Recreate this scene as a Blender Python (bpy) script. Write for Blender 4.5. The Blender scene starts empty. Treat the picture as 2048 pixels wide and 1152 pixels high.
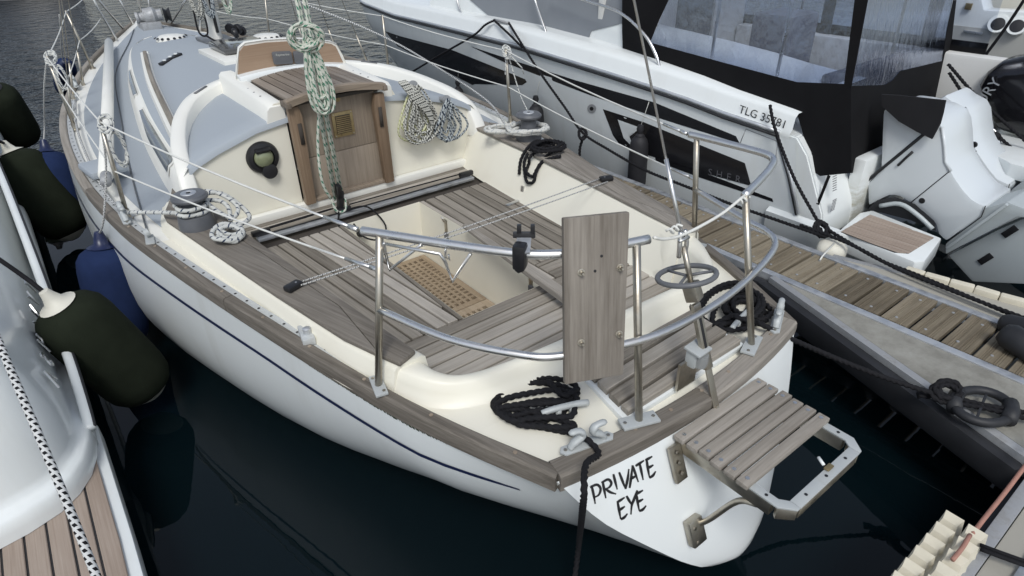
import bpy, bmesh, math, random
from mathutils import Vector, Matrix
from mathutils.bvhtree import BVHTree
from mathutils.geometry import tessellate_polygon
random.seed(7)
scene = bpy.context.scene
C = scene.collection
# ------------------------------------------------------------------ camera, sky, sun, exposure
FPX, PITCH, ROLL, YAW = 1265.4, 0.547176, -0.0220636, 0.653535
CAM = Vector((-1.7642, -1.1626, 2.5686))
_F = Vector((math.sin(YAW)*math.cos(PITCH), math.cos(YAW)*math.cos(PITCH), -math.sin(PITCH)))
_R0 = Vector((math.cos(YAW), -math.sin(YAW), 0)); _U0 = _R0.cross(_F)
_R = _R0*math.cos(ROLL) + _U0*math.sin(ROLL); _U = -_R0*math.sin(ROLL) + _U0*math.cos(ROLL)
cd = bpy.data.cameras.new('camera'); cam = bpy.data.objects.new('camera', cd); C.objects.link(cam)
cd.sensor_width = 36; cd.lens = FPX*36/2048; cd.clip_end = 1000; cd.clip_start = 0.02
m = Matrix((_R, _U, -_F)).transposed().to_4x4(); m.translation = CAM
cam.matrix_world = m
scene.camera = cam
world = bpy.data.worlds.new('World'); scene.world = world; world.use_nodes = True
wn = world.node_tree
for n in list(wn.nodes): wn.nodes.remove(n)
sky = wn.nodes.new('ShaderNodeTexSky'); sky.sky_type = 'NISHITA'; sky.sun_disc = False
SUN_EL, SUN_AZ = math.radians(52), math.radians(215)      # azimuth from +Y (forward) clockwise: light from port quarter
sky.sun_elevation = SUN_EL; sky.sun_rotation = SUN_AZ
sky.air_density = 1.0; sky.dust_density = 1.6; sky.ozone_density = 1.0
hs = wn.nodes.new('ShaderNodeHueSaturation'); hs.inputs['Saturation'].default_value = 0.55
bg = wn.nodes.new('ShaderNodeBackground'); bg.inputs['Strength'].default_value = 0.105
wo = wn.nodes.new('ShaderNodeOutputWorld')
wn.links.new(sky.outputs[0], hs.inputs['Color']); wn.links.new(hs.outputs[0], bg.inputs['Color']); wn.links.new(bg.outputs[0], wo.inputs['Surface'])
sl = bpy.data.lights.new('sun', 'SUN'); sl.energy = 1.3; sl.angle = math.radians(18); sl.color = (1, 1, 0.97)
so = bpy.data.objects.new('sun', sl); C.objects.link(so)
sd = Vector((math.sin(SUN_AZ)*math.cos(SUN_EL), math.cos(SUN_AZ)*math.cos(SUN_EL), math.sin(SUN_EL)))
so.rotation_euler = sd.to_track_quat('Z', 'Y').to_euler(); so.location = (0, 0, 12)
scene.view_settings.view_transform = 'Standard'; scene.view_settings.look = 'None'
scene.view_settings.gamma = 1; scene.view_settings.exposure = 0.5
scene.view_settings.use_curve_mapping = False

# ------------------------------------------------------------------ survey helpers: a sight line met with a plane of known position
def sight(px, py): return _R*((px-1024)/FPX) - _U*((py-576)/FPX) + _F
def PZ(px, py, z):
    d = sight(px, py); return CAM + d*((z-CAM.z)/d.z)
def PX(px, py, x):
    d = sight(px, py); return CAM + d*((x-CAM.x)/d.x)
def PY(px, py, y):
    d = sight(px, py); return CAM + d*((y-CAM.y)/d.y)
def PN(px, py, o, n):
    d = sight(px, py); o = Vector(o); n = Vector(n); return CAM + d*((o-CAM).dot(n)/d.dot(n))
def lerp(a, b, t): return a + (b-a)*t
def tab(T, y):
    if y <= T[0][0]: return T[0][1]
    for i in range(len(T)-1):
        (a, va), (b, vb) = T[i], T[i+1]
        if y <= b:
            p = T[max(0, i-1)]; q = T[min(len(T)-1, i+2)]
            m0 = (vb-p[1])/(b-p[0])*(b-a) if b != p[0] else 0; m1 = (q[1]-va)/(q[0]-a)*(b-a) if q[0] != a else 0
            t = (y-a)/(b-a)
            return (2*t**3-3*t*t+1)*va + (t**3-2*t*t+t)*m0 + (-2*t**3+3*t*t)*vb + (t**3-t*t)*m1
    return T[-1][1]

# ------------------------------------------------------------------ objects
W = {}
def adopt(o, parent, mw):
    W[o.name] = mw
    o.matrix_basis = mw
    if parent is not None:
        o.parent = parent; o.matrix_parent_inverse = W[parent.name].inverted()
def tag(o, label=None, cat=None, group=None, kind=None):
    if label: o['label'] = label
    if cat: o['category'] = cat
    if group: o['group'] = group
    if kind: o['kind'] = kind
    return o
def thing(name, loc, label, cat, group=None):
    o = bpy.data.objects.new(name, None); C.objects.link(o); o.empty_display_size = .1
    adopt(o, None, Matrix.Translation(Vector(loc))); return tag(o, label, cat, group)
def mk(name, vs, fs, mat, parent=None, smooth=0, uv=None, mw=None):
    me = bpy.data.meshes.new(name); me.from_pydata([tuple(v) for v in vs], [], fs); me.update()
    if uv is not None:
        l = me.uv_layers.new(name='UVMap')
        k = 0
        for f in fs_iter(me):
            for li in f.loop_indices:
                l.data[li].uv = uv[k]; k += 1
    if mat is not None: me.materials.append(mat)
    if smooth:
        for p in me.polygons: p.use_smooth = True
        if smooth < 180: me.set_sharp_from_angle(angle=math.radians(smooth))
    o = bpy.data.objects.new(name, me); C.objects.link(o); adopt(o, parent, mw or Matrix()); return o
def fs_iter(me): return me.polygons
def link(name, me, parent, mw):
    o = bpy.data.objects.new(name, me); C.objects.link(o); adopt(o, parent, mw); return o
def from_bm(name, bm, mat, parent=None, smooth=0, mw=None):
    bmesh.ops.recalc_face_normals(bm, faces=bm.faces)
    me = bpy.data.meshes.new(name); bm.to_mesh(me); bm.free()
    if mat is not None: me.materials.append(mat)
    if smooth:
        for p in me.polygons: p.use_smooth = True
        if smooth < 180: me.set_sharp_from_angle(angle=math.radians(smooth))
    o = bpy.data.objects.new(name, me); C.objects.link(o); adopt(o, parent, mw or Matrix()); return o
def bm_box(bm, size, mw=Matrix(), bev=0):
    r = bmesh.ops.create_cube(bm, size=1, matrix=mw @ Matrix.Diagonal((*size, 1)))
    if bev:
        es = list({e for v in r['verts'] for e in v.link_edges})
        bmesh.ops.bevel(bm, geom=es, offset=bev, segments=2, affect='EDGES', profile=.6)
def box(name, c, size, mat, parent=None, rot=(0, 0, 0), bev=.004):
    bm = bmesh.new(); bm_box(bm, size, bev=bev)
    from mathutils import Euler
    return from_bm(name, bm, mat, parent, 40, Matrix.Translation(Vector(c)) @ Euler(rot).to_matrix().to_4x4())
def frame(d, up=Vector((0, 0, 1))):
    d = d.normalized()
    if abs(d.dot(up)) > .98: up = Vector((0, 1, 0))
    a = up.cross(d).normalized(); return a, d.cross(a)
def bar(name, a, b, w, h, mat, parent=None, bev=.003, up=(0, 0, 1)):
    a, b = Vector(a), Vector(b); d = (b-a); x, z = frame(d, Vector(up))
    mw = Matrix((x, d.normalized(), z)).transposed().to_4x4(); mw.translation = (a+b)/2
    bm = bmesh.new(); bm_box(bm, (w, d.length, h), bev=bev); return from_bm(name, bm, mat, parent, 40, mw)
def spline(pts, n=6, closed=False):
    pts = [Vector(p) for p in pts]; N = len(pts)
    if N < 3 or n < 2: return pts
    out = []; rng = N if closed else N-1
    for i in range(rng):
        p0 = pts[(i-1) % N] if (closed or i > 0) else pts[0]*2-pts[1]
        p1, p2 = pts[i], pts[(i+1) % N]
        p3 = pts[(i+2) % N] if (closed or i+2 < N) else p2*2-p1
        for k in range(n):
            t = k/n
            out.append(.5*((2*p1)+(p2-p0)*t+(2*p0-5*p1+4*p2-p3)*t*t+(3*p1-p0-3*p2+p3)*t**3))
    if not closed: out.append(pts[-1])
    return out
def resample(pts, step):
    out = [pts[0]]; acc = 0
    for a, b in zip(pts[:-1], pts[1:]):
        L = (b-a).length
        if L == 0: continue
        s = step-acc
        while s <= L:
            out.append(a.lerp(b, s/L)); s += step
        acc = L-(s-step)
    if (out[-1]-pts[-1]).length > step*.3: out.append(pts[-1])
    else: out[-1] = pts[-1]
    return out
def tube(name, pts, r, mat, parent=None, closed=False, seg=8, sm=0, radii=None, lay=0, flat=1.0):
    """swept tube with UV = (metres along, turns round); lay > 0 gives a three-strand laid rope"""
    pts = spline(pts, sm, closed) if sm else [Vector(p) for p in pts]
    if lay:
        if closed: pts = pts+[pts[0]]
        pts = resample(pts, r*.5); seg = 12; closed = False
    N = len(pts); vs = []; fs = []; uv = []
    T = []
    for i in range(N):
        a = pts[(i-1) % N] if (closed or i > 0) else pts[i]; b = pts[(i+1) % N] if (closed or i < N-1) else pts[i]
        d = b-a; T.append(d.normalized() if d.length > 1e-9 else (T[-1] if T else Vector((0, 0, 1))))
    x, _ = frame(T[0]); L = [0]
    for i in range(N):
        t = T[i]; x = x-t*x.dot(t)
        x = x.normalized() if x.length > 1e-6 else frame(t)[0]
        y = t.cross(x); rr = radii[i*(len(radii)-1)//max(1, N-1)] if radii else r
        if i: L.append(L[-1]+(pts[i]-pts[i-1]).length)
        for k in range(seg):
            a = 2*math.pi*k/seg
            q = rr*(1+.22*math.cos(3*a-lay*L[-1]/r)) if lay else rr
            vs.append(pts[i]+x*math.cos(a)*q+y*math.sin(a)*q*flat)
    M = N if closed else N-1
    if closed: L.append(L[-1]+(pts[0]-pts[-1]).length)
    for i in range(M):
        for k in range(seg):
            k2 = (k+1) % seg; j = (i+1) % N
            fs.append((i*seg+k, i*seg+k2, j*seg+k2, j*seg+k))
            u0, u1, v0, v1 = L[i], L[i+1], k/seg, (k+1)/seg
            uv += [(u0, v0), (u0, v1), (u1, v1), (u1, v0)]
    if not closed:
        for e in (0, N-1):
            f = tuple(e*seg+k for k in range(seg)); fs.append(f if e else f[::-1]); uv += [(L[e], .5)]*seg
    return mk(name, vs, fs, mat, parent, 180 if not lay else 180, uv)
def loft(name, rows, mat, parent=None, smooth=180, closed=False, caps=False):
    n = len(rows[0]); vs = [v for r in rows for v in r]; fs = []
    for i in range(len(rows)-1):
        for k in range(n if closed else n-1):
            k2 = (k+1) % n; fs.append((i*n+k, i*n+k2, (i+1)*n+k2, (i+1)*n+k))
    if caps: fs += [tuple(range(n))[::-1], tuple(range((len(rows)-1)*n, len(rows)*n))]
    return mk(name, vs, fs, mat, parent, smooth)
def lathe(name, prof, mat, parent=None, o=(0, 0, 0), axis=(0, 0, 1), seg=24, smooth=35, sx=1.0):
    ax = Vector(axis).normalized(); a, b = frame(ax); o = Vector(o)
    rows = [[o+ax*h+(a*math.cos(2*math.pi*k/seg)*sx+b*math.sin(2*math.pi*k/seg))*max(r, 1e-4) for k in range(seg)] for r, h in prof]
    return loft(name, rows, mat, parent, smooth, True, True)
def prism(name, poly, z0, z1, mat, parent=None, bev=0, mw=None):
    """poly: (x, y) outline extruded from z0 to z1"""
    bm = bmesh.new(); vs = [bm.verts.new((p[0], p[1], z0)) for p in poly]; f = bm.faces.new(vs)
    r = bmesh.ops.extrude_face_region(bm, geom=[f])
    top = [v for v in r['geom'] if isinstance(v, bmesh.types.BMVert)]
    for v in top: v.co.z = z1
    if bev:
        bmesh.ops.recalc_face_normals(bm, faces=bm.faces)
        bmesh.ops.bevel(bm, geom=[e for e in bm.edges if len(e.link_faces) == 2 and e.calc_face_angle(0) > .5], offset=bev, segments=2, affect='EDGES', profile=.6)
    return from_bm(name, bm, mat, parent, 40, mw)
def slab(name, pts, th, mat, parent=None, bev=0, n=None):
    """planar outline of 3-D points given thickness th along its normal"""
    pts = [Vector(p) for p in pts]
    if n is None:
        n = Vector()
        for i in range(len(pts)): n += pts[i].cross(pts[(i+1) % len(pts)])
    n = Vector(n).normalized()
    bm = bmesh.new(); vs = [bm.verts.new(p) for p in pts]; f = bm.faces.new(vs)
    r = bmesh.ops.extrude_face_region(bm, geom=[f])
    for v in r['geom']:
        if isinstance(v, bmesh.types.BMVert): v.co -= n*th
    if bev:
        bmesh.ops.recalc_face_normals(bm, faces=bm.faces)
        bmesh.ops.bevel(bm, geom=[e for e in bm.edges if len(e.link_faces) == 2 and e.calc_face_angle(0) > .5], offset=bev, segments=2, affect='EDGES', profile=.6)
    return from_bm(name, bm, mat, parent, 40)
def clip(poly, n, c, keep_less):
    out = []
    for i in range(len(poly)):
        a, b = poly[i], poly[(i+1) % len(poly)]
        da, db = a.dot(n)-c, b.dot(n)-c
        if not keep_less: da, db = -da, -db
        if da <= 0: out.append(a)
        if (da < 0 < db) or (db < 0 < da): out.append(a.lerp(b, da/(da-db)))
    return out
def planks(parent, poly, ang, w, gap, zf, th, mat, name='plank', off=0.0, cham=.003):
    """each board of a laid surface is its own object; poly in plan, boards run at ang"""
    d = Vector((math.cos(ang), math.sin(ang))); n = Vector((-d.y, d.x)); poly = [Vector(p) for p in poly]
    lo = min(p.dot(n) for p in poly); hi = max(p.dot(n) for p in poly); k = lo-off; res = []
    while k < hi:
        q = clip(clip(poly, n, k, False), n, k+w, True)
        k += w+gap
        q = [p for i, p in enumerate(q) if (p-q[i-1]).length > 1e-4]
        if len(q) < 3: continue
        c = sum(q, Vector((0, 0)))/len(q)
        u = [(p-c).dot(d) for p in q]; v = [(p-c).dot(n) for p in q]
        if max(v)-min(v) < .008 or max(u)-min(u) < .02: continue
        s = lambda t: (1 if t > .002 else -1 if t < -.002 else 0)
        m = len(q); vs = []; dz = random.uniform(-.0012, .0012); cz = zf(c.x, c.y)
        for z, ins in ((-th, 0), (-cham, 0), (0, cham)):
            for i in range(m):
                zz = zf(q[i].x, q[i].y)-cz
                vs.append((u[i]-s(u[i])*ins, v[i]-s(v[i])*ins, zz+z+dz))
        ar = sum(u[i]*v[(i+1) % m]-u[(i+1) % m]*v[i] for i in range(m))
        idx = list(range(m)) if ar > 0 else list(range(m))[::-1]
        fs = [tuple(2*m+i for i in idx), tuple(i for i in idx[::-1])]
        for l in (0, 1):
            for a in range(m):
                i, j = idx[a], idx[(a+1) % m]
                fs.append((l*m+i, l*m+j, (l+1)*m+j, (l+1)*m+i))
        mw = Matrix.Translation((c.x, c.y, cz)) @ Matrix.Rotation(ang, 4, 'Z')
        res.append(mk(name, vs, fs, mat, parent, 0, None, mw))
    return res
def coil(c, ax, ay, n, jit, wob=.15, nrm=None, pts=14, ph=0, pinch=0):
    """loose rope coil: n turns round centre c with half axes ax, ay"""
    c, ax, ay = Vector(c), Vector(ax), Vector(ay); nn = Vector(nrm).normalized() if nrm else ax.cross(ay).normalized()
    out = []; s = 1; ox = oy = 0; lift = 0
    for i in range(n*pts):
        if i % pts == 0:
            s = 1+random.uniform(-wob, wob); ox = random.uniform(-wob, wob)*.6; oy = random.uniform(-wob, wob)*.6; lift = random.uniform(0, jit)
        a = 2*math.pi*i/pts+ph
        cx, sy = math.cos(a), math.sin(a)
        if pinch: cx *= 1-pinch*max(0, sy)
        out.append(c+ax*(cx*s+ox)+ay*(sy*(1+(s-1)*.5)+oy)+nn*(lift+random.uniform(-.15, .15)*jit))
    return out
# ------------------------------------------------------------------ materials
def newmat(name):
    m = bpy.data.materials.new(name); m.use_nodes = True; nt = m.node_tree
    return m, nt, nt.nodes['Principled BSDF']
def nd(nt, t, **k):
    n = nt.nodes.new(t)
    for a, v in k.items(): setattr(n, a, v)
    return n
def ramp(nt, fac, stops):
    r = nd(nt, 'ShaderNodeValToRGB'); e = r.color_ramp.elements
    e[0].position, e[0].color = stops[0][0], (*stops[0][1], 1); e[1].position, e[1].color = stops[-1][0], (*stops[-1][1], 1)
    for p, c in stops[1:-1]: x = e.new(p); x.color = (*c, 1)
    nt.links.new(fac, r.inputs[0]); return r.outputs[0]
def coords(nt, kind='Object', scale=(1, 1, 1)):
    t = nd(nt, 'ShaderNodeTexCoord'); m = nd(nt, 'ShaderNodeMapping'); m.inputs['Scale'].default_value = scale
    nt.links.new(t.outputs[kind], m.inputs[0]); return m.outputs[0]
def noise(nt, vec, scale, detail=4, rough=.55):
    n = nd(nt, 'ShaderNodeTexNoise'); n.inputs['Scale'].default_value = scale; n.inputs['Detail'].default_value = detail; n.inputs['Roughness'].default_value = rough
    if vec is not None: nt.links.new(vec, n.inputs['Vector'])
    return n.outputs[0]
def mixc(nt, f, a, b, mode='MIX'):
    x = nd(nt, 'ShaderNodeMix', data_type='RGBA', blend_type=mode)
    for s, v in ((x.inputs[0], f), (x.inputs[6], a), (x.inputs[7], b)):
        if hasattr(v, 'is_linked'): nt.links.new(v, s)
        else: s.default_value = v if not isinstance(v, tuple) else (*v, 1)
    return x.outputs[2]
def math_(nt, op, a, b=0.0):
    x = nd(nt, 'ShaderNodeMath', operation=op)
    for s, v in ((x.inputs[0], a), (x.inputs[1], b)):
        if hasattr(v, 'is_linked'): nt.links.new(v, s)
        else: s.default_value = v
    return x.outputs[0]
def bump(nt, b, h, strength=.3, dist=.002):
    x = nd(nt, 'ShaderNodeBump'); x.inputs['Strength'].default_value = strength; x.inputs['Distance'].default_value = dist
    nt.links.new(h, x.inputs['Height']); nt.links.new(x.outputs[0], b.inputs['Normal'])
def gel(name, col, rough=.35, dirt=.12, dirtcol=(.32, .28, .2), sc=3.0, coat=0.0, bmp=0.0, streak=0.0):
    m, nt, b = newmat(name); v = coords(nt)
    f = noise(nt, v, sc, 6, .65); f2 = noise(nt, v, sc*9, 4, .6)
    d = ramp(nt, f, [(.5, (0, 0, 0)), (.85, (1, 1, 1))])
    c = mixc(nt, math_(nt, 'MULTIPLY', d, dirt), col, dirtcol)
    c = mixc(nt, math_(nt, 'MULTIPLY', f2, .05), c, tuple(x*.85 for x in col))
    if streak:   # runs, scuffs and a scum line near the water
        vz = coords(nt, 'Object', (7, 7, .5)); sn2 = noise(nt, vz, 1.0, 5, .6)
        st = ramp(nt, sn2, [(.52, (0, 0, 0)), (.75, (1, 1, 1))])
        c = mixc(nt, math_(nt, 'MULTIPLY', st, streak), c, (.42, .40, .33))
        sp_x = nd(nt, 'ShaderNodeSeparateXYZ'); nt.links.new(coords(nt), sp_x.inputs[0])
        mr = nd(nt, 'ShaderNodeMapRange'); mr.inputs[1].default_value = .16; mr.inputs[2].default_value = .0; mr.inputs[3].default_value = 0; mr.inputs[4].default_value = 1; nt.links.new(sp_x.outputs[2], mr.inputs[0])
        sc_ = math_(nt, 'MULTIPLY', mr.outputs[0], ramp(nt, noise(nt, coords(nt, 'Object', (3, 3, 9)), 1.5, 6, .7), [(.35, (0, 0, 0)), (.65, (.75, .75, .75))]))
        c = mixc(nt, sc_, c, (.30, .27, .17))
    nt.links.new(c, b.inputs['Base Color'])
    nt.links.new(ramp(nt, f2, [(.3, (rough*.97,)*3), (.7, (min(1, rough*1.05),)*3)]), b.inputs['Roughness'])
    b.inputs['Coat Weight'].default_value = coat
    if bmp: bump(nt, b, noise(nt, v, 260, 2), bmp, .001)
    return m
def wood(name, dark, mid, light, grain=55, rough=.75, crack=.5, sc=1.0, var=.75, bmp=.5):
    m, nt, b = newmat(name)
    oi = nd(nt, 'ShaderNodeObjectInfo')
    t = nd(nt, 'ShaderNodeTexCoord'); ad = nd(nt, 'ShaderNodeVectorMath', operation='ADD')
    sc3 = nd(nt, 'ShaderNodeVectorMath', operation='SCALE'); sc3.inputs['Scale'].default_value = 37.0
    cx = nd(nt, 'ShaderNodeCombineXYZ'); nt.links.new(oi.outputs['Random'], cx.inputs[0]); nt.links.new(oi.outputs['Random'], cx.inputs[1])
    nt.links.new(cx.outputs[0], sc3.inputs[0]); nt.links.new(t.outputs['Object'], ad.inputs[0]); nt.links.new(sc3.outputs[0], ad.inputs[1])
    mp = nd(nt, 'ShaderNodeMapping'); mp.inputs['Scale'].default_value = (1.6*sc, grain*sc, grain*sc); nt.links.new(ad.outputs[0], mp.inputs[0])
    mp2 = nd(nt, 'ShaderNodeMapping'); mp2.inputs['Scale'].default_value = (2.5*sc, 6*sc, 6*sc); nt.links.new(ad.outputs[0], mp2.inputs[0])
    mp3 = nd(nt, 'ShaderNodeMapping'); mp3.inputs['Scale'].default_value = (4*sc, grain*3.2*sc, grain*3.2*sc); nt.links.new(ad.outputs[0], mp3.inputs[0])
    g = noise(nt, mp.outputs[0], 1.0, 6, .7); p = noise(nt, mp2.outputs[0], 1.0, 4, .6); fgr = noise(nt, mp3.outputs[0], 1.0, 3, .6)
    f = math_(nt, 'ADD', math_(nt, 'MULTIPLY', g, .6), math_(nt, 'ADD', math_(nt, 'MULTIPLY', p, .25), math_(nt, 'MULTIPLY', fgr, .22)))
    f = math_(nt, 'ADD', f, math_(nt, 'MULTIPLY', math_(nt, 'SUBTRACT', oi.outputs['Random'], .5), var*.35))
    c = ramp(nt, f, [(.3, dark), (.52, mid), (.75, light)])
    k = ramp(nt, g, [(.24, (crack,)*3), (.34, (0, 0, 0))])
    c = mixc(nt, k, c, tuple(x*.35 for x in dark))
    nt.links.new(c, b.inputs['Base Color']); b.inputs['Roughness'].default_value = rough; b.inputs['Specular IOR Level'].default_value = .3
    bump(nt, b, math_(nt, 'ADD', g, math_(nt, 'MULTIPLY', fgr, .5)), bmp, .003)
    return m
def metal(name, col, rough=.25, stain=.2, stc=(.25, .17, .08), metallic=1.0):
    m, nt, b = newmat(name); v = coords(nt)
    f = noise(nt, v, 14, 6, .7)
    d = ramp(nt, f, [(.5, (0, 0, 0)), (.72, (1, 1, 1))])
    nt.links.new(mixc(nt, math_(nt, 'MULTIPLY', d, stain), col, stc), b.inputs['Base Color'])
    b.inputs['Metallic'].default_value = metallic
    nt.links.new(ramp(nt, f, [(.3, (rough,)*3), (.75, (min(1, rough*2),)*3)]), b.inputs['Roughness'])
    return m
def plain(name, col, rough=.5, metallic=0.0, spec=.5, var=.15, sc=20, bmp=0.0, bsc=200):
    m, nt, b = newmat(name); v = coords(nt); f = noise(nt, v, sc, 5)
    nt.links.new(mixc(nt, f, tuple(x*(1-var) for x in col), tuple(min(1, x*(1+var)) for x in col)), b.inputs['Base Color'])
    b.inputs['Roughness'].default_value = rough; b.inputs['Metallic'].default_value = metallic; b.inputs['Specular IOR Level'].default_value = spec
    if bmp: bump(nt, b, noise(nt, v, bsc, 3), bmp, .002)
    return m
def ropemat(name, base, fleck, fu=28, twist=2.0, nv=4, cov=.4, rough=.85):
    """braided rope: flecks spiral along UV.x (metres) and UV.y (turns)"""
    m, nt, b = newmat(name); uv = nd(nt, 'ShaderNodeUVMap'); sp = nd(nt, 'ShaderNodeSeparateXYZ'); nt.links.new(uv.outputs[0], sp.inputs[0])
    u = math_(nt, 'MULTIPLY', sp.outputs[0], fu); v = math_(nt, 'MULTIPLY', sp.outputs[1], nv)
    a = math_(nt, 'FRACT', math_(nt, 'ADD', u, math_(nt, 'MULTIPLY', sp.outputs[1], twist)))
    c = math_(nt, 'FRACT', math_(nt, 'ADD', v, math_(nt, 'MULTIPLY', u, .5)))
    k = math_(nt, 'MULTIPLY', math_(nt, 'LESS_THAN', a, cov), math_(nt, 'LESS_THAN', c, .6))
    dn = noise(nt, coords(nt), 9, 4)
    bc = mixc(nt, dn, tuple(x*.72 for x in base), base)
    nt.links.new(mixc(nt, k, bc, fleck), b.inputs['Base Color']); b.inputs['Roughness'].default_value = rough; b.inputs['Specular IOR Level'].default_value = .2
    w = math_(nt, 'SINE', math_(nt, 'ADD', math_(nt, 'MULTIPLY', sp.outputs[0], fu*25), math_(nt, 'MULTIPLY', sp.outputs[1], 25.13)))
    bump(nt, b, w, .35, .001)
    return m

WHITE = gel('gelcoat_white', (.74, .77, .765), .25, .0, (.6, .58, .52), .6, .2, 0, .10)
HULLW = gel('hull_white', (.70, .735, .735), .22, .0, (.58, .56, .50), .5, .3, 0, .16)
CREAM = gel('gelcoat_cream', (.765, .74, .64), .42, .30, (.60, .52, .38), 1.6)
IVORY = gel('gelcoat_ivory', (.77, .765, .715), .4, .12, (.6, .55, .44), 2.0)
GREYD = gel('deck_paint_grey', (.325, .36, .395), .75, .05, (.2, .21, .23), 5, 0, .25)
TEAK = wood('teak_weathered', (.15, .133, .11), (.285, .258, .22), (.43, .398, .352), 50, .8, .6, 1, 1.1, .6)
TEAKD = wood('teak_dark_rail', (.105, .092, .077), (.20, .18, .154), (.325, .298, .262), 50, .8, .7, 1, .9, .6)
TEAKH = wood('teak_hatch', (.105, .084, .065), (.195, .16, .128), (.30, .258, .215), 60, .6, .3)
TEAKB = wood('teak_brown', (.165, .13, .098), (.265, .215, .165), (.36, .305, .245), 60, .55, .3)
TEAKF = wood('teak_frame', (.13, .088, .056), (.215, .152, .102), (.31, .235, .165), 50, .45, .2)
PLYT = wood('teak_ply', (.25, .17, .115), (.32, .225, .155), (.38, .28, .20), 90, .5, .0, 1, .1, .15)
GRATE = wood('grating_teak', (.19, .14, .095), (.29, .225, .155), (.38, .31, .23), 45, .7, .2)
PLATT = wood('teak_platform', (.22, .165, .13), (.31, .25, .205), (.40, .335, .285), 70, .7, .1, 1, .2, .2)
SLATG = wood('slat_grey', (.14, .122, .102), (.25, .226, .195), (.38, .35, .31), 36, .85, .6, 1, .9, .6)
DOCKW = wood('dock_wood', (.08, .066, .047), (.175, .147, .105), (.285, .248, .185), 40, .85, .5, 1, .8)
INOX = metal('stainless', (.74, .74, .73), .22, .25)
INOXD = metal('stainless_tarnished', (.46, .43, .37), .28, .45, (.24, .17, .09))
ALU = metal('aluminium', (.62, .64, .66), .42, .15, (.4, .38, .34))
ALUR = metal('alu_track', (.60, .62, .62), .5, .25, (.35, .33, .28), .6)
CAST = metal('cast_aluminium', (.47, .495, .495), .5, .25, (.36, .36, .34), .35)
GALV = metal('galvanised', (.42, .43, .44), .55, .35, (.25, .23, .2), .7)
BRASS = metal('brass', (.42, .33, .18), .35, .6, (.12, .09, .05))
BLACKP = plain('black_plastic', (.012, .012, .014), .4)
BLACKR = plain('black_rubber', (.02, .021, .024), .55, 0, .4, .4, 9)
BLACKC = plain('black_canvas', (.008, .008, .009), .92, 0, .15, .3, 6, .25, 7)
GREYP = plain('grey_plastic', (.12, .125, .135), .45)
WINCHG = plain('winch_grey', (.105, .11, .12), .42, .0, .5, .2)
NAVY = plain('navy_paint', (.010, .017, .06), .35)
GLASSD = plain('window_glass_dark', (.10, .115, .13), .06, 0, .9, .1)
SMOKE = plain('smoked_acrylic', (.07, .07, .07), .1, 0, .8, .1)
DARKV = plain('caulk_black', (.02, .02, .022), .8)
SLABW = plain('seat_underside', (.05, .042, .035), .9)
BLUEF = plain('fender_blue_fleece', (.016, .028, .078), .95, 0, .1, .35, 9, .6, 160)
GREENF = plain('fender_olive_fleece', (.016, .020, .013), .97, 0, .08, .4, 9, .6, 160)
DARKF = plain('fender_charcoal', (.022, .022, .025), .6, 0, .3, .3, 6)
WHITEF = plain('fender_white', (.62, .60, .52), .5, 0, .4, .2, 8)
FOAM = plain('foam_bumper', (.62, .58, .47), .7, 0, .3, .2, 12)
RLINE = plain('guardrail_wire', (.68, .68, .64), .5, 0, .4, .1)
RGREEN = ropemat('rope_green_fleck', (.60, .62, .54), (.07, .20, .13), 22, 1.0, 3, .40)
RBLUE = ropemat('rope_blue_fleck', (.62, .63, .60), (.03, .045, .085), 30, 1.0, 2, .24)
RNAVY = ropemat('rope_navy_white', (.45, .49, .50), (.012, .022, .045), 40, 1.0, 2, .62)
RBLKW = ropemat('rope_black_white', (.60, .60, .55), (.02, .022, .022), 48, 1.0, 3, .55)
RYEL = ropemat('rope_yellow_white', (.62, .62, .42), (.30, .33, .10), 36, 1.0, 3, .3)
RWHITE = ropemat('rope_white', (.64, .64, .60), (.35, .37, .38), 30, 1.0, 3, .25)
RTHIN = ropemat('line_white_fleck', (.62, .62, .60), (.03, .04, .05), 90, 1.0, 2, .4)
RFLECK = ropemat('rope_white_black_fleck', (.66, .67, .66), (.008, .008, .01), 42, 0.0, 4, .55)
RBLACK = plain('rope_black', (.010, .010, .012), .85, 0, .25, .5, 60, .4, 300)
RPINK = plain('rope_pink', (.36, .19, .15), .9, 0, .2, .2, 30, .5, 300)
def watermat():
    m, nt, b = newmat('water'); v = coords(nt)
    n1 = noise(nt, v, .55, 3, .5); n2 = noise(nt, v, 2.6, 4, .55)
    cx = nd(nt, 'ShaderNodeSeparateXYZ'); nt.links.new(v, cx.inputs[0])
    far = nd(nt, 'ShaderNodeMapRange'); far.inputs[1].default_value = 6.5; far.inputs[2].default_value = 12; nt.links.new(cx.outputs[1], far.inputs[0])
    h = math_(nt, 'ADD', math_(nt, 'MULTIPLY', n1, .006), math_(nt, 'MULTIPLY', math_(nt, 'MULTIPLY', n2, .26), math_(nt, 'ADD', far.outputs[0], .004)))
    b.inputs['Base Color'].default_value = (.002, .006, .008, 1); b.inputs['Roughness'].default_value = .02; b.inputs['IOR'].default_value = 1.33
    x = nd(nt, 'ShaderNodeBump'); x.inputs['Strength'].default_value = 1; x.inputs['Distance'].default_value = 1
    nt.links.new(h, x.inputs['Height']); nt.links.new(x.outputs[0], b.inputs['Normal'])
    return m
WATER = watermat()
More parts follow.
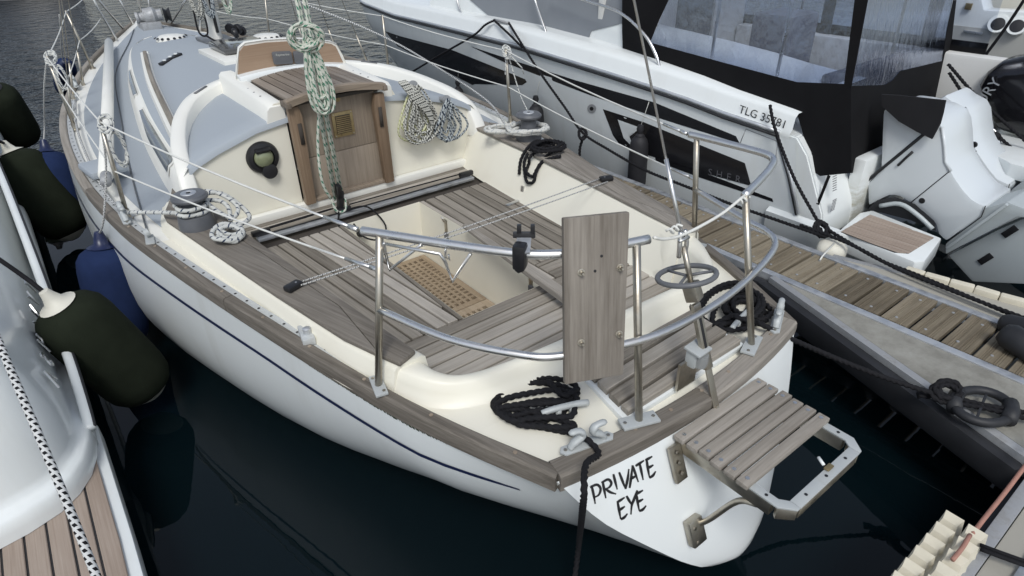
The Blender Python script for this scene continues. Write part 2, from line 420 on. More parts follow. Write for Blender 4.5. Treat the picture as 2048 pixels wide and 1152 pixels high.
def vinyl():
    m, nt, b = newmat('clear_vinyl'); v = coords(nt, 'Object', (1, 1, .35))
    out = nt.nodes['Material Output']
    tr = nd(nt, 'ShaderNodeBsdfTransparent'); tr.inputs[0].default_value = (.74, .78, .86, 1)
    gl = nd(nt, 'ShaderNodeBsdfGlossy'); gl.inputs['Roughness'].default_value = .12; gl.inputs[0].default_value = (.9, .93, 1, 1)
    fr = nd(nt, 'ShaderNodeLayerWeight'); fr.inputs[0].default_value = .35
    mx = nd(nt, 'ShaderNodeMixShader')
    h = noise(nt, v, 7, 5, .6); bp = nd(nt, 'ShaderNodeBump'); bp.inputs['Strength'].default_value = .55; bp.inputs['Distance'].default_value = .03
    nt.links.new(h, bp.inputs['Height']); nt.links.new(bp.outputs[0], gl.inputs['Normal']); nt.links.new(bp.outputs[0], fr.inputs['Normal'])
    f = math_(nt, 'ADD', math_(nt, 'MULTIPLY', fr.outputs['Facing'], .5), .06)
    nt.links.new(f, mx.inputs[0]); nt.links.new(tr.outputs[0], mx.inputs[1]); nt.links.new(gl.outputs[0], mx.inputs[2]); nt.links.new(mx.outputs[0], out.inputs[0])
    return m
VINYL = vinyl()
def checker():
    m, nt, b = newmat('tread_plate'); v = coords(nt, 'Object', (1, 1, 1))
    mp = nd(nt, 'ShaderNodeMapping'); mp.inputs['Rotation'].default_value = (0, 0, .785); nt.links.new(v, mp.inputs[0])
    ck = nd(nt, 'ShaderNodeTexBrick'); ck.inputs['Scale'].default_value = 28; ck.inputs['Mortar Size'].default_value = .035; nt.links.new(mp.outputs[0], ck.inputs[0])
    f = noise(nt, v, 6, 6, .7)
    nt.links.new(ramp(nt, f, [(.3, (.22, .21, .18)), (.55, (.33, .32, .28)), (.8, (.42, .41, .37))]), b.inputs['Base Color'])
    b.inputs['Metallic'].default_value = .3; b.inputs['Roughness'].default_value = .6
    bump(nt, b, ck.outputs['Fac'], .6, .003); return m
TREAD = checker()
CONC = gel('pontoon_grey', (.36, .345, .30), .85, .3, (.2, .19, .16), 7)
def regrain(o, d):
    d = Vector(d).normalized(); a, b = frame(d)
    R = Matrix((d, a, b)).transposed().to_4x4()
    o.data.transform(R.inverted() @ o.matrix_basis); o.matrix_basis = R; W[o.name] = R; return o
# ------------------------------------------------------------------ water
vs = [(-400, -60, 0), (400, -60, 0), (400, 600, 0), (-400, 600, 0)]
tag(mk('water', vs, [(0, 1, 2, 3)], WATER), kind='structure')

# ------------------------------------------------------------------ the sailing yacht: Y forward, X starboard
Y8 = thing('sailing_yacht', (0, 4, 0), 'white sailing yacht with grey deck, teak cockpit and PRIVATE EYE on its stern', 'yacht')
BEAM = [(-.05, .735), (.35, .905), (.72, 1.03), (1.6, 1.25), (2.4, 1.43), (2.95, 1.53), (3.8, 1.60), (4.9, 1.57), (5.9, 1.43), (7.2, 1.10), (8.45, .64), (9.2, .32), (9.85, .02)]
SHEER = [(-.05, .865), (.7, .895), (1.6, .925), (3.0, .98), (5.1, 1.04), (7.2, 1.11), (9.85, 1.22)]
KEEL = [(-.05, .16), (.25, .018), (.6, -.023), (1.0, -.158), (1.7, -.27), (4, -.5), (8, -.4), (9.3, .1), (9.85, .75)]
HN = [(0, 2.028), (.5, 2.593), (1, 3.06), (1.7, 4.5), (2.6, 4.69), (9, 5)]
HM = [(0, .896), (.5, .905), (1, .745), (1.7, .583), (2.6, .512), (9, .5)]
hb = lambda y: tab(BEAM, y)
zs = lambda y: tab(SHEER, y)
GS = [(0, 1), (.32, .82), (.60, .60), (.80, .43), (.89, .335), (.94, .265), (.98, .15), (1, 0)]
def hull_pt(y, u, side):
    b, z0, zk = hb(y), zs(y), tab(KEEL, y)
    n = tab(HN, y); mm = tab(HM, y)
    if y > 6: k = min(1, (y-6)/3.5); n = lerp(5, 1.7, k); mm = lerp(.5, 1.0, k)
    x = b*(1-u**n)**mm
    if y < .589: k = max(0, 1-max(0, y)/.589); k = k*k*(3-2*k); x = lerp(x, b*tab(GS, u), k)
    if 1.5 < y < 8: x += .05*math.sin(math.pi*min(1, u*1.4))*min(1, (y-1.5)/1.5)
    z = lerp(z0, zk, u)
    dy = -.45*(z0-z)*max(0, 1-y/1.8)**1.5
    if y < 1.2: z += u*u*(.03-.16*side*x)*max(0, 1-max(0, y)/1.2)
    if y > 8: dy = -.45*(z0-z)*min(1, (y-8)/1.5)
    return Vector((side*x, y+dy, z))
ys = [-.05+.12*i for i in range(12)]+[1.45+.3*i for i in range(24)]+[8.65, 8.95, 9.2, 9.4, 9.6, 9.75, 9.85]
us = [0, .03, .08, .15, .24, .33, .42, .5, .58, .66, .74, .81, .87, .92, .96, .985, 1]
rows = [[hull_pt(y, u, -1) for u in us]+[hull_pt(y, u, 1) for u in us[::-1][1:]] for y in ys]
hull = loft('hull', rows, HULLW, Y8)
TW = [(.16, .0), (.2, .11)]
def transom_pt(u, f):
    e = hull_pt(-.05, u, 1); p = hull_pt(-.05, u, -1); x = e.x*f; t = (f+1)/2
    return Vector((x, lerp(p.y, e.y, t)-.08*(1-f*f)*max(.0, min(1, e.x/.735))**.6, lerp(p.z, e.z, t)))
fr = [-1+.125*i for i in range(17)]
tus = [0, .06, .14, .24, .34, .44, .54, .64, .73, .81, .87, .92, .96, .985, 1]
transom = loft('transom', [[transom_pt(u, f) for f in fr] for u in tus], WHITE, Y8)
# rounded corner between transom and side is left as a soft edge; navy cove line along each side
for s in (-1, 1):
    vs = []; fs = []
    yy = [.20, .24, .30]+[.36+.1*i for i in range(90)]
    for i, y in enumerate(yy):
        h = .0105 if y > .32 else .005+.0055*(y-.2)/.12
        for dz in (-h, h):
            z0, zk = zs(y), tab(KEEL, y); u = (.195+.02*y/9+dz)/(z0-zk)
            p = hull_pt(y, u, s); vs.append(p+Vector((s*.003, 0, -.001)))
        if i: a = 2*i-2; fs.append((a, a+1, a+3, a+2))
    mk('cove_line', vs, fs, NAVY, hull, 180)
# green weed along the damp underside of the port rail
WEED = plain('weed_green', (.035, .06, .03), .95, 0, .1, .4, 60)
vs = []; fs = []
for k in range(420):
    y = random.uniform(-.03, 1.15)**1.0; h_ = random.uniform(.002, .009)*(1.2-.6*y); w_ = random.uniform(.003, .012)
    p = hull_pt(y, .048/(zs(y)-tab(KEEL, y)), -1); q = hull_pt(y, (.048+h_)/(zs(y)-tab(KEEL, y)), -1); b0 = len(vs); o = Vector((-.003, 0, 0)); e_ = Vector((.0, w_, 0))
    vs += [p+o-e_, p+o+e_, q+o+e_*.4, q+o-e_*.6]; fs.append((b0, b0+1, b0+2, b0+3))
tag(mk('weed', vs, fs, WEED, hull), kind='stuff')
# lettering brushed on the transom (strokes laid on the transom surface)
dg = None
def bvh_of(o):
    bm = bmesh.new(); bm.from_mesh(o.data); bmesh.ops.triangulate(bm, faces=bm.faces); t = BVHTree.FromBMesh(bm); bm.free(); return t
def decal(name, tree, px_poly, mat, parent, off=.0025, n=1, cell=9.0):
    """flat marking laid on a real surface: the outline is cut in small cells that follow that surface"""
    bm = bmesh.new(); bm.faces.new([bm.verts.new((q[0], q[1], 0)) for q in px_poly])
    bmesh.ops.triangulate(bm, faces=bm.faces[:])
    for ax in (0, 1):
        lo = min(q[ax] for q in px_poly); hi = max(q[ax] for q in px_poly); k = lo+cell
        while k < hi:
            co = [0, 0, 0]; no = [0, 0, 0]; co[ax] = k; no[ax] = 1
            bmesh.ops.bisect_plane(bm, geom=bm.verts[:]+bm.edges[:]+bm.faces[:], plane_co=co, plane_no=no); k += cell
    bad = []
    for v in bm.verts:
        d = sight(v.co.x, v.co.y).normalized(); h = tree.ray_cast(CAM, d)
        if h[0] is None: bad.append(v); continue
        v.co = h[0]+h[1]*(off if h[1].dot(d) < 0 else -off)
    bmesh.ops.delete(bm, geom=bad, context='VERTS')
    me = bpy.data.meshes.new(name); bm.to_mesh(me); bm.free(); me.materials.append(mat)
    return link(name, me, parent, Matrix())
TT = bvh_of(transom)
def strokes(name, tree, lines, wpx, mat, parent, off=.002):
    vs = []; fs = []
    for ln in lines:
        L = spline([Vector((a, b, 0)) for a, b in ln], 5) if len(ln) > 2 else [Vector((*ln[0], 0)).lerp(Vector((*ln[1], 0)), t/5) for t in range(6)]
        N = len(L); base = len(vs)
        for i, p in enumerate(L):
            d = (L[min(N-1, i+1)]-L[max(0, i-1)]).normalized(); nn = Vector((-d.y, d.x, 0))
            w = wpx*(.62+.5*math.sin(math.pi*min(1, i/(N-1)+.12)))*.5
            for s in (-1, 1):
                q = p+nn*s*w; dd = sight(q.x, q.y).normalized(); h = tree.ray_cast(CAM, dd)
                vs.append(h[0]-dd*off if h[0] else PY(q.x, q.y, -.2))
            if i: a = base+2*i-2; fs.append((a, a+1, a+3, a+2))
    return mk(name, vs, fs, mat, parent)
def cp(*pts): return [(1060+a/2.68, 700+b/2.68) for a, b in pts]
LET = [('P', [cp((330, 725), (341, 775), (350, 825)), cp((322, 737), (358, 722), (378, 742), (370, 775), (342, 792))]),
 ('R', [cp((390, 705), (398, 750), (407, 795)), cp((383, 712), (418, 694), (436, 712), (426, 735), (402, 746)), cp((405, 744), (430, 762), (462, 772))]),
 ('I', [cp((447, 665), (457, 705), (468, 748))]), ('V', [cp((478, 655), (497, 705), (512, 745)), cp((512, 745), (524, 690), (530, 638))]),
 ('A', [cp((534, 740), (543, 680), (549, 618)), cp((549, 618), (564, 660), (581, 708)), cp((538, 692), (574, 672))]),
 ('T', [cp((588, 608), (597, 650), (607, 697)), cp((566, 622), (612, 592))]),
 ('E', [cp((625, 585), (632, 635), (641, 684)), cp((618, 592), (656, 570)), cp((632, 634), (662, 616)), cp((640, 686), (660, 672), (674, 650))]),
 ('E', [cp((470, 815), (478, 860), (486, 906)), cp((466, 818), (508, 790)), cp((478, 860), (509, 838)), cp((486, 908), (505, 898), (523, 877))]),
 ('Y', [cp((517, 782), (532, 808), (546, 832)), cp((576, 752), (558, 800), (546, 832), (541, 882))]),
 ('E', [cp((570, 772), (577, 815), (586, 862)), cp((566, 775), (606, 752)), cp((577, 816), (607, 799)), cp((585, 864), (605, 855), (623, 834))])]
for ch, ls in LET: strokes('letter', TT, ls, 5.0, BLACKP, transom)
# toe rail: weathered teak capping, butted lengths
def rail_len(name, path, wi, h, mat, parent, out=.008, zoff=0.0, inward=None):
    rows = []
    for i, p in enumerate(path):
        d = (path[min(len(path)-1, i+1)]-path[max(0, i-1)]); d.z = 0; d.normalize(); n = Vector((d.y, -d.x, 0))
        if n.dot(inward(p)) < 0: n = -n
        z = p.z+zoff
        q = [(-out, -.045), (-out-.003, .0), (-out, h-.008), (-out+.010, h), (wi-.008, h), (wi, h-.006), (wi+.002, -.04)]
        rows.append([Vector((p.x, p.y, z))+n*a+Vector((0, 0, b)) for a, b in q])
    return loft(name, rows, mat, parent, 35, True, True)
inw = lambda p: Vector((-p.x, (3-p.y)*.02, 0))
for s in (-1, 1):
    cuts = [-.05, 1.75, 3.6, 5.6, 7.6, 9.8]
    for a, b in zip(cuts[:-1], cuts[1:]):
        n = 14; path = [Vector((s*hb(lerp(a+.003, b-.003, i/n)), lerp(a+.003, b-.003, i/n), zs(lerp(a, b, i/n)))) for i in range(n+1)]
        regrain(rail_len('toe_rail', path, .045, .03, TEAKD, Y8, inward=inw), path[-1]-path[0])
# stern capping follows the curved transom head
sp = [transom_pt(0, f) for f in [-.99+.0825*i for i in range(25)]]
half = len(sp)//2
st_rails = []
for seg in (sp[:half+1], sp[half:]):
    seg = [Vector(p) for p in seg]
    st_rails.append(regrain(rail_len('stern_rail', seg, .075, .032, TEAKD, Y8, .010, 0, lambda p: Vector((0, 1, 0))), seg[-1]-seg[0]))
# screw plugs in the rails
plug = lathe('plug', [(.0, 0), (.008, 0), (.008, .003), (.0, .004)], TEAKB, None, seg=10); plug_me = plug.data; bpy.data.objects.remove(plug)
for i in range(3, 22, 3): p = sp[i]; link('plug', plug_me, Y8, Matrix.Translation(p+Vector((0, .045, .0315))))
for i in range(9): y = .12+i*.34; link('plug', plug_me, Y8, Matrix.Translation((-hb(y)+.025, y, zs(y)+.0295)))
# perforated genoa tracks inside the rail, with their holes
for s in (-1, 1):
    rows = []
    yy = [.86+.12*i for i in range(46)]
    for y in yy:
        x = hb(y)-.066; z = zs(y)+.016
        rows.append([Vector((s*(x+.019), y, z-.05)), Vector((s*(x+.019), y, z)), Vector((s*(x-.019), y, z)), Vector((s*(x-.019), y, z-.05))])
    tr = loft('track', rows, ALUR, Y8, 30, False, True)
    vs = []; fs = []
    y = .9
    while y < 6.2:
        c = Vector((s*(hb(y)-.066), y, zs(y)+.0175)); b0 = len(vs)
        for k in range(8): vs.append(c+Vector((.007*math.cos(k*math.pi/4), .007*math.sin(k*math.pi/4), 0)))
        fs.append(tuple(range(b0, b0+8))); y += .098
    tag(mk('track_hole', vs, fs, BLACKP, tr), kind='stuff')
# ---- deck
def zdeck(x, y): b = hb(y); return zs(y)-.012+.045*(1-min(1, (x/max(b, .05))**2))
rows = []
for y in [3.06]+[3.2+.2*i for i in range(33)]+[9.75]:
    b = hb(y)-.05; rows.append([Vector((b*f, y, zdeck(b*f, y))) for f in [-1+.1*i for i in range(21)]])
loft('deck', rows, IVORY, Y8)
for s in (-1, 1):
    loft('side_deck', [[Vector((s*lerp(hb(y)-.05, 1.20 if y > 2.5 else 1.28, f), y, zdeck(hb(y)-.1, y)-.002)) for f in (0, .5, 1)] for y in (2.3, 2.5, 2.6, 2.7, 2.8, 2.9, 3.0, 3.07)], IVORY, Y8)
for s in (-1, 1):
    rows = []
    for y in [2.66, 2.7, 2.8, 2.9, 3.05]+[3.2+.2*i for i in range(32)]:
        o = hb(y)-.17; i_ = max(.0, tab([(2.66, 1.30), (2.95, 1.28), (3.3, 1.14), (9, 0)], y)) if y < 3.3 else 0
        if y < 2.72: i_ = o-.02
        rows.append([Vector((s*lerp(o, i_, f), y, zdeck(lerp(o, i_, f), y)+.004)) for f in (0, .25, .5, .75, 1)])
    loft('non_slip_panel', rows, GREYD, Y8)
ad = [Vector((-hb(y)+.04, y)) for y in (2.6, 2.2, 1.8, 1.4, 1.0, .6, .3, .0)]+[Vector((p.x, p.y+.05)) for p in sp]+[Vector((hb(y)-.04, y)) for y in (.0, .3, .6, 1.0, 1.4, 1.8, 2.2, 2.6)]
# aft deck sheet with the cockpit left open
inner = [(-1.05, 2.58), (-.94, 1.4), (-.87, .78), (-.80, .56), (0, .44), (.74, .46), (.86, .75), (.94, 1.4), (1.05, 2.58)]
vs = [Vector((p.x, p.y, zs(p.y)+.002)) for p in ad]+[Vector((x, y, zs(y)-.005)) for x, y in inner]
tri = tessellate_polygon([[Vector((v.x, v.y, 0)) for v in vs[:len(ad)]]+[Vector((x, y, 0)) for x, y in inner[::-1]]])
idx = list(range(len(ad)))+[len(ad)+len(inner)-1-i for i in range(len(inner))]
mk('aft_deck', vs, [tuple(idx[i] for i in t) for t in tri], CREAM, Y8)
# ---- cockpit coamings
CI = [(.45, .72), (.56, .785), (.62, .80), (.7, .805), (.9, .85), (1.31, .90), (2.3, 1.02), (3.0, 1.05)]
CO = [(.45, .74), (.50, .79), (.56, .862), (.62, .905), (.66, .93), (.97, 1.02), (1.53, 1.12), (2.3, 1.25), (2.75, 1.31), (3.05, 1.24)]
SF = [(.45, .72), (.9, .76), (1.6, .80), (2.65, .88), (3.05, .95)]
ZC = 1.02
for s in (-1, 1):
    rows = []
    for y in [.68, .7, .8, .9, 1.0, 1.2, 1.4, 1.7, 2.0, 2.3, 2.5, 2.65, 2.75, 2.85, 2.95, 3.04]:
        o, i_, f = tab(CO, y), tab(CI, y), tab(SF, y); e = .022; ZC_ = tab([(.5, .95), (.56, .972), (.62, 1.0), (.66, 1.018), (.70, 1.02), (3.1, 1.02)], y)
        if s < 0: f = i_-.05
        q = [(o+e+.012, zs(y)-.012), (o+e, zs(y)+.012), (o+.008, ZC_-.022), (o-.010, ZC_-.002), (i_+.014, ZC_-.002), (i_, ZC_-.012), (f+.012, .76), (f-.01, .735)]
        rows.append([Vector((s*a, y, b)) for a, b in q])
    loft('coaming', rows, CREAM, Y8, 50, False, True)
    poly = [(.945, .655), (1.04, .97), (1.135, 1.5), (1.262, 2.3), (1.325, 2.7), (1.32, 2.79), (1.11, 3.36), (1.07, 3.22), (1.02, 2.33), (.905, 1.31), (.858, .9), (.835, .70)]
    # two butted boards per cap with a dark seam between
    prism_l = [[(.958, .76), (1.022, .97), (1.117, 1.5), (1.244, 2.3), (1.307, 2.7), (1.302, 2.79), (1.22, 3.0), (1.09, 2.40), (1.02, 1.93), (.93, 1.2)],
               [(.925, .665), (.955, .755), (.927, 1.2), (1.017, 1.93), (1.087, 2.405), (1.216, 3.01), (1.11, 3.36), (1.07, 3.22), (1.02, 2.33), (.905, 1.31), (.858, .9), (.835, .70)]]
    for q in prism_l:
        q = [(s*a, b) for a, b in q]
        regrain(prism('coaming_cap', q if s > 0 else q[::-1], ZC+.002, ZC+.022, TEAKD, Y8, .004), (s*.28, 1, 0))
# raised lip closing the cockpit aft
lip = spline([(-1.105, 1.53, 1.006), (-1.003, .97, 1.006), (-.95, .80, 1.006), (-.905, .67, 1.004), (-.845, .565, .994), (-.755, .50, .98), (-.6, .455, .978), (-.3, .42, .98), (0, .405, .982), (.3, .395, .98), (.6, .39, .978), (.74, .45, .98), (.825, .55, .99), (.88, .65, 1.0), (.925, .78, 1.002), (.99, .97, 1.004), (1.09, 1.53, 1.004)], 5)
rows = []
for i, p in enumerate(lip):
    d = lip[min(len(lip)-1, i+1)]-lip[max(0, i-1)]; d.z = 0; d.normalize(); n = Vector((-d.y, d.x, 0))   # n points into the cockpit
    g = 1+1.6*max(0, min(1, (p.y-.5)/.22))
    q = [(.075*g, .70), (.055*g, .80), (.045*g, p.z-.03), (.030*g, p.z-.005), (.018, p.z), (-.006, p.z-.003), (-.020, p.z-.014), (-.030, p.z-.05), (-.042, .91), (-.062, .884), (-.10, .872)]
    rows.append([Vector((p.x, p.y, 0))+n*a+Vector((0, 0, b)) for a, b in q])
loft('cockpit_lip', rows, CREAM, Y8, 60, False, True)
# ---- seats, well, sole
ZSEAT = .74
seat_base = tag(prism('seat_base', [(-.86, .5), (.84, .5), (.93, 3.04), (-.93, 3.04)][::1], .60, .708, SLABW, Y8))
bm = bmesh.new(); bm.from_mesh(seat_base.data); bm.free()
# the base is cut for the foot well
bpy.data.objects.remove(seat_base)
WX0, WX1, WY0, WY1 = -.31, .29, 1.15, 2.60
seat = None
for nm, q in (('seat_base', [(-.86, .5), (.84, .5), (.86, WY0), (-.88, WY0)]), ('seat_base', [(-.90, WY0+.002), (WX0-.02, WY0+.002), (WX0-.02, WY1), (-1.02, WY1)]), ('seat_base', [(WX1+.02, WY0+.002), (.86, WY0+.002), (.93, WY1), (WX1+.02, WY1)]), ('bridge_deck', [(-.95, WY1+.02), (.93, WY1+.02), (.95, 3.03), (-.97, 3.03)])):
    b_ = prism(nm, q, .62, .712, SLABW, Y8)
    if nm == 'bridge_deck': bridge = b_
    elif seat is None: seat = b_; aft_b = b_
    elif 'p_' not in globals(): p_ = b_
    else: s_ = b_
zf = lambda x, y: ZSEAT
planks(p_, [(-.335, WY0+.008), (WX0-.005, WY0+.008), (WX0-.005, WY1-.01), (-.335, WY1-.01)], math.pi/2, .2, .006, zf, .028, TEAK, 'seat_edge')
planks(p_, [(-.345, WY0+.008), (-.345, WY1-.01), (-1.0, WY1-.01), (-.85, WY0+.008)], math.pi/2+.10, .058, .012, zf, .028, TEAK)
planks(s_, [(WX1+.0, WY0+.008), (WX1+.03, WY0+.008), (WX1+.03, WY1-.01), (WX1+.0, WY1-.01)], math.pi/2, .2, .006, zf, .028, TEAK, 'seat_edge')
planks(s_, [(WX1+.04, WY0+.2), (.79, WY0+.2), (.875, WY1-.01), (WX1+.04, WY1-.01)], math.pi/2-.03, .066, .012, zf, .028, TEAK)
planks(aft_b, [(-.83, .56), (-.80, .50), (.80, .50), (.80, WY0-.002), (-.85, WY0-.002)], .0, .070, .012, zf, .028, TEAK)
planks(s_, [(WX1+.04, WY0+.002), (.79, WY0+.002), (.79, WY0+.19), (WX1+.04, WY0+.19)], 0, .070, .012, zf, .028, TEAK)
planks(bridge, [(-.90, 2.80), (.90, 2.80), (.93, 2.985), (-.93, 2.985)], 0, .056, .006, zf, .028, TEAK)
# foot well
wz = .30
mk('well_side', [(WX1, WY0, .735), (WX1, WY1, .735), (WX1-.01, WY1, wz), (WX1-.01, WY0, wz)], [(0, 1, 2, 3)], CREAM, Y8)
mk('well_side', [(WX0, WY0, .735), (WX0, WY1, .735), (WX0+.01, WY1, wz), (WX0+.01, WY0, wz)], [(3, 2, 1, 0)], CREAM, Y8)
mk('well_front', [(WX0, WY1, .735), (WX1, WY1, .735), (WX1, WY1-.01, wz), (WX0, WY1-.01, wz)], [(0, 1, 2, 3)], CREAM, Y8)
mk('well_back', [(WX0, WY0, .735), (WX1, WY0, .735), (WX1, WY0+.01, wz), (WX0, WY0+.01, wz)], [(3, 2, 1, 0)], CREAM, Y8)
prism('well_sole', [(WX0, WY0), (WX1, WY0), (WX1, WY1), (WX0, WY1)], wz-.06, wz-.035, SLABW, Y8)
# teak gratings: two panels of crossed battens in a frame
def grating(x0, x1, y0, y1, nx, ny, bd):
    g = Y8
    bm = bmesh.new()
    for x in (x0+bd/2, x1-bd/2): bm_box(bm, (bd, y1-y0, .03), Matrix.Translation((x, (y0+y1)/2, wz)), .002)
    for y in (y0+bd/2, y1-bd/2): bm_box(bm, (x1-x0-2*bd-.001, bd, .03), Matrix.Translation(((x0+x1)/2, y, wz)), .002)
    for i in range(1, nx):
        x = lerp(x0+bd, x1-bd, i/nx); bm_box(bm, (.020, y1-y0-2*bd-.001, .024), Matrix.Translation((x, (y0+y1)/2, wz+.001)))
    for i in range(1, ny):
        y = lerp(y0+bd, y1-bd, i/ny); bm_box(bm, (x1-x0-2*bd-.001, .020, .024), Matrix.Translation(((x0+x1)/2, y, wz-.0005)))
    return regrain(from_bm('grating', bm, GRATE, g, 0), (0, 1, 0))
grating(WX0+.01, WX1-.015, 1.78, 2.585, 11, 16, .045)
grating(WX0+.01, WX1-.015, WY0+.012, 1.773, 11, 11, .06)
# locker hinges and hasps
box('hinge', (.80, 2.13, ZSEAT+.004), (.16, .035, .005), INOX, Y8, (0, 0, .1)); box('hinge', (.878, 2.14, ZSEAT+.055), (.012, .035, .09), INOX, Y8, (0, .12, 0))
box('hinge', (-.62, .66, ZSEAT+.004), (.06, .10, .005), TEAK, Y8, (0, 0, .5))
for y in (2.25, 1.33):
    h = box('hasp', (WX1-.004, y, .655), (.006, .035, .13), INOXD, Y8); tube('padlock_shackle', [(WX1-.01, y-.012, .70), (WX1-.03, y-.01, .74), (WX1-.03, y+.01, .74), (WX1-.01, y+.012, .70)], .004, INOX, h, sm=4)
    box('padlock', (WX1-.012, y-.01, .59), (.02, .035, .07), GREYP, h, bev=.006)
# ---- mainsheet traveller on the bridge deck
trv = bar('traveller_track', (-.84, 2.72, .752), (.83, 2.70, .752), .055, .022, ALU, Y8)
bar('track_slot', (-.83, 2.735, .7665), (.82, 2.715, .7665), .012, .008, BLACKP, trv)
for x, y in ((-.80, 2.745), (.79, 2.725)):
    e = box('end_stop', (x, y, .785), (.12, .035, .035), BLACKP, trv, bev=.008)
car = box('traveller_car', (-.235, 2.735, .785), (.11, .05, .035), BLACKP, Y8, bev=.01)
tube('traveller_line', [(-.80, 2.755, .79), (-.5, 2.76, .79), (-.26, 2.755, .80)], .005, RBLACK, trv); tube('traveller_line', [(-.22, 2.745, .80), (.3, 2.745, .795), (.79, 2.735, .79)], .005, RBLACK, trv)
tube('traveller_line', [(-.80, 2.77, .79), (-.3, 2.77, .795)], .005, RBLACK, trv)
tube('traveller_line', [(-.22, 2.70, .79), (-.10, 2.62, .80), (-.02, 2.55, .66), (-.10, 2.50, .60), (-.2, 2.52, .64), (-.23, 2.6, .72)], .006, RBLACK, trv, sm=5)
tube('traveller_line', [(-.28, 2.70, .79), (-.33, 2.60, .72), (-.27, 2.50, .62), (-.22, 2.52, .60)], .006, RBLACK, trv, sm=5)
lathe('cleat_cam', [(.0, -.02), (.025, -.018), (.028, .0), (.02, .02), (0, .024)], BLACKP, trv, (-.21, 2.55, .66), (0, -1, .2))

# tiller lying along the starboard seat, with its metal head
t0, t1 = PZ(930, 452, .80), PZ(1215, 652, .82); td = (t1-t0).normalized(); tn = Vector((-td.y, td.x, 0)).normalized()
rows = []
for k in range(9):
    f = k/8; c = t0.lerp(t1, f); w = lerp(.018, .040, f**.7); h = lerp(.014, .030, f)
    rows.append([c+tn*a*w+Vector((0, 0, b*h)) for a, b in ((-1, -.6), (-1, .6), (-.7, 1), (.7, 1), (1, .6), (1, -.6), (.7, -1), (-.7, -1))])
til = regrain(loft('tiller', rows, TEAKD, Y8, 40, True, True), td)
bar('tiller_head', t1-td*.02, PZ(1310, 722, .82), .088, .075, CAST, til, .008)
# ---- coachroof
CF = [(3.0, 1.17), (3.4, 1.16), (4.3, 1.09), (5.2, .98), (6.2, .83), (7.3, .61), (8.0, .42), (8.3, .26), (8.42, .12)]
CR = [(3.0, 1.43), (5.0, 1.435), (6.2, 1.41), (7.2, 1.32), (7.8, 1.24), (8.2, 1.17), (8.42, 1.145)]
def roof_sec(y):
    f, zr = tab(CF, y), tab(CR, y); zd = zdeck(f, y)
    k = min(1, max(.08, (zr-zd)/.42))
    return [(f+.012, zd-.01), (f-.004, zd+.03*k), (f-.045*k, zd+.15*k), (f-.072*k, zr-.265*k), (f-.105*k, zr-.225*k), (f-.17*k, zr-.185*k), (f-.30*k, zr-.132*k), (f*.52, zr-.052*k), (f*.25, zr-.008*k), (0, zr)]
def zroof(x, y):
    s = roof_sec(y); x = abs(x)
    for (a, za), (b, zb) in zip(s[:-1], s[1:]):
        if b <= x <= a: return lerp(za, zb, (a-x)/(a-b)) if a != b else za
    return s[-1][1]
ry = [3.012, 3.02]+[3.04+.16*i for i in range(33)]+[8.3, 8.37, 8.42]
for s in (-1, 1):
    loft('cabin_side', [[Vector((s*a, y, z)) for a, z in roof_sec(y)[:5]] for y in ry], IVORY, Y8)
rdz = lambda y: -.05 if y < 3.015 else -.018 if y < 3.03 else -.004 if y < 3.05 else 0
loft('coachroof', [[Vector((-a, y, z+rdz(y))) for a, z in roof_sec(y)[4:]]+[Vector((a, y, z+rdz(y))) for a, z in roof_sec(y)[4:-1][::-1]] for y in ry], GREYD, Y8)
f8 = roof_sec(8.42); 
# side windows with bronze frames
def side_pt(y, t, s, off):
    sec = roof_sec(y)[1:5]; L = t*3; i = min(2, int(L)); a, b = sec[i], sec[i+1]; k = L-i
    return Vector((s*(lerp(a[0], b[0], k)+off), y, lerp(a[1], b[1], k)+off*.3))
for s in (-1, 1):
    for (y0, y1, t0, t1) in ((3.32, 4.75, .22, .86), (5.3, 6.35, .3, .8)):
        n = 14
        fr_ = []; gl = []
        for m, off, mt, nm in ((.035, .005, IVORY, 'window_frame'), (.0, .009, GLASSD, 'window')):
            vs = []; fs = []; nr = 8
            for i in range(n+1):
                f = i/n; y = lerp(y0-m, y1+m, f); tp = .45*max(0, f-.55)/.45; mid = lerp(t0, t1, .62); e = m*3.2
                hi = lerp(t1, mid, tp*1.1)+e*.5; lo = lerp(t0, mid, tp*1.1)-e*.5
                for r_ in range(nr+1): vs.append(side_pt(y, min(.999, max(0, lerp(lo, hi, r_/nr))), s, off))
                if i:
                    for r_ in range(nr): q = (i-1)*(nr+1)+r_; fs.append((q, q+1, q+nr+2, q+nr+1))
            mk(nm, vs, fs, mt, Y8, 180)
# teak hand rails on white bases along the roof
for s in (-1, 1):
    pts = spline([(s*.985, 3.42, 0), (s*.935, 3.9, 0), (s*.77, 5.2, 0), (s*.555, 6.5, 0)], 8)
    rows = []
    for i, p in enumerate(pts):
        d = pts[min(len(pts)-1, i+1)]-pts[max(0, i-1)]; d.normalize(); n = Vector((-d.y, d.x, 0))*-s
        z = zroof(p.x, p.y)
        rows.append([p+n*a+Vector((0, 0, z+b)) for a, b in ((.05, -.02), (.042, .028), (.02, .034), (-.03, .034), (-.05, -.02))])
    base = loft('handrail_base', rows, IVORY, Y8, 40, False, True)
    hp = pts[4:-1]
    rows = [[p+Vector((s*a, 0, zroof(p.x, p.y)+b)) for a, b in ((.018, .036), (.018, .06), (.012, .066), (-.012, .066), (-.018, .06), (-.018, .036))] for p in hp]
    regrain(loft('handrail', rows, TEAK, Y8, 40, True, True), hp[-1]-hp[0])
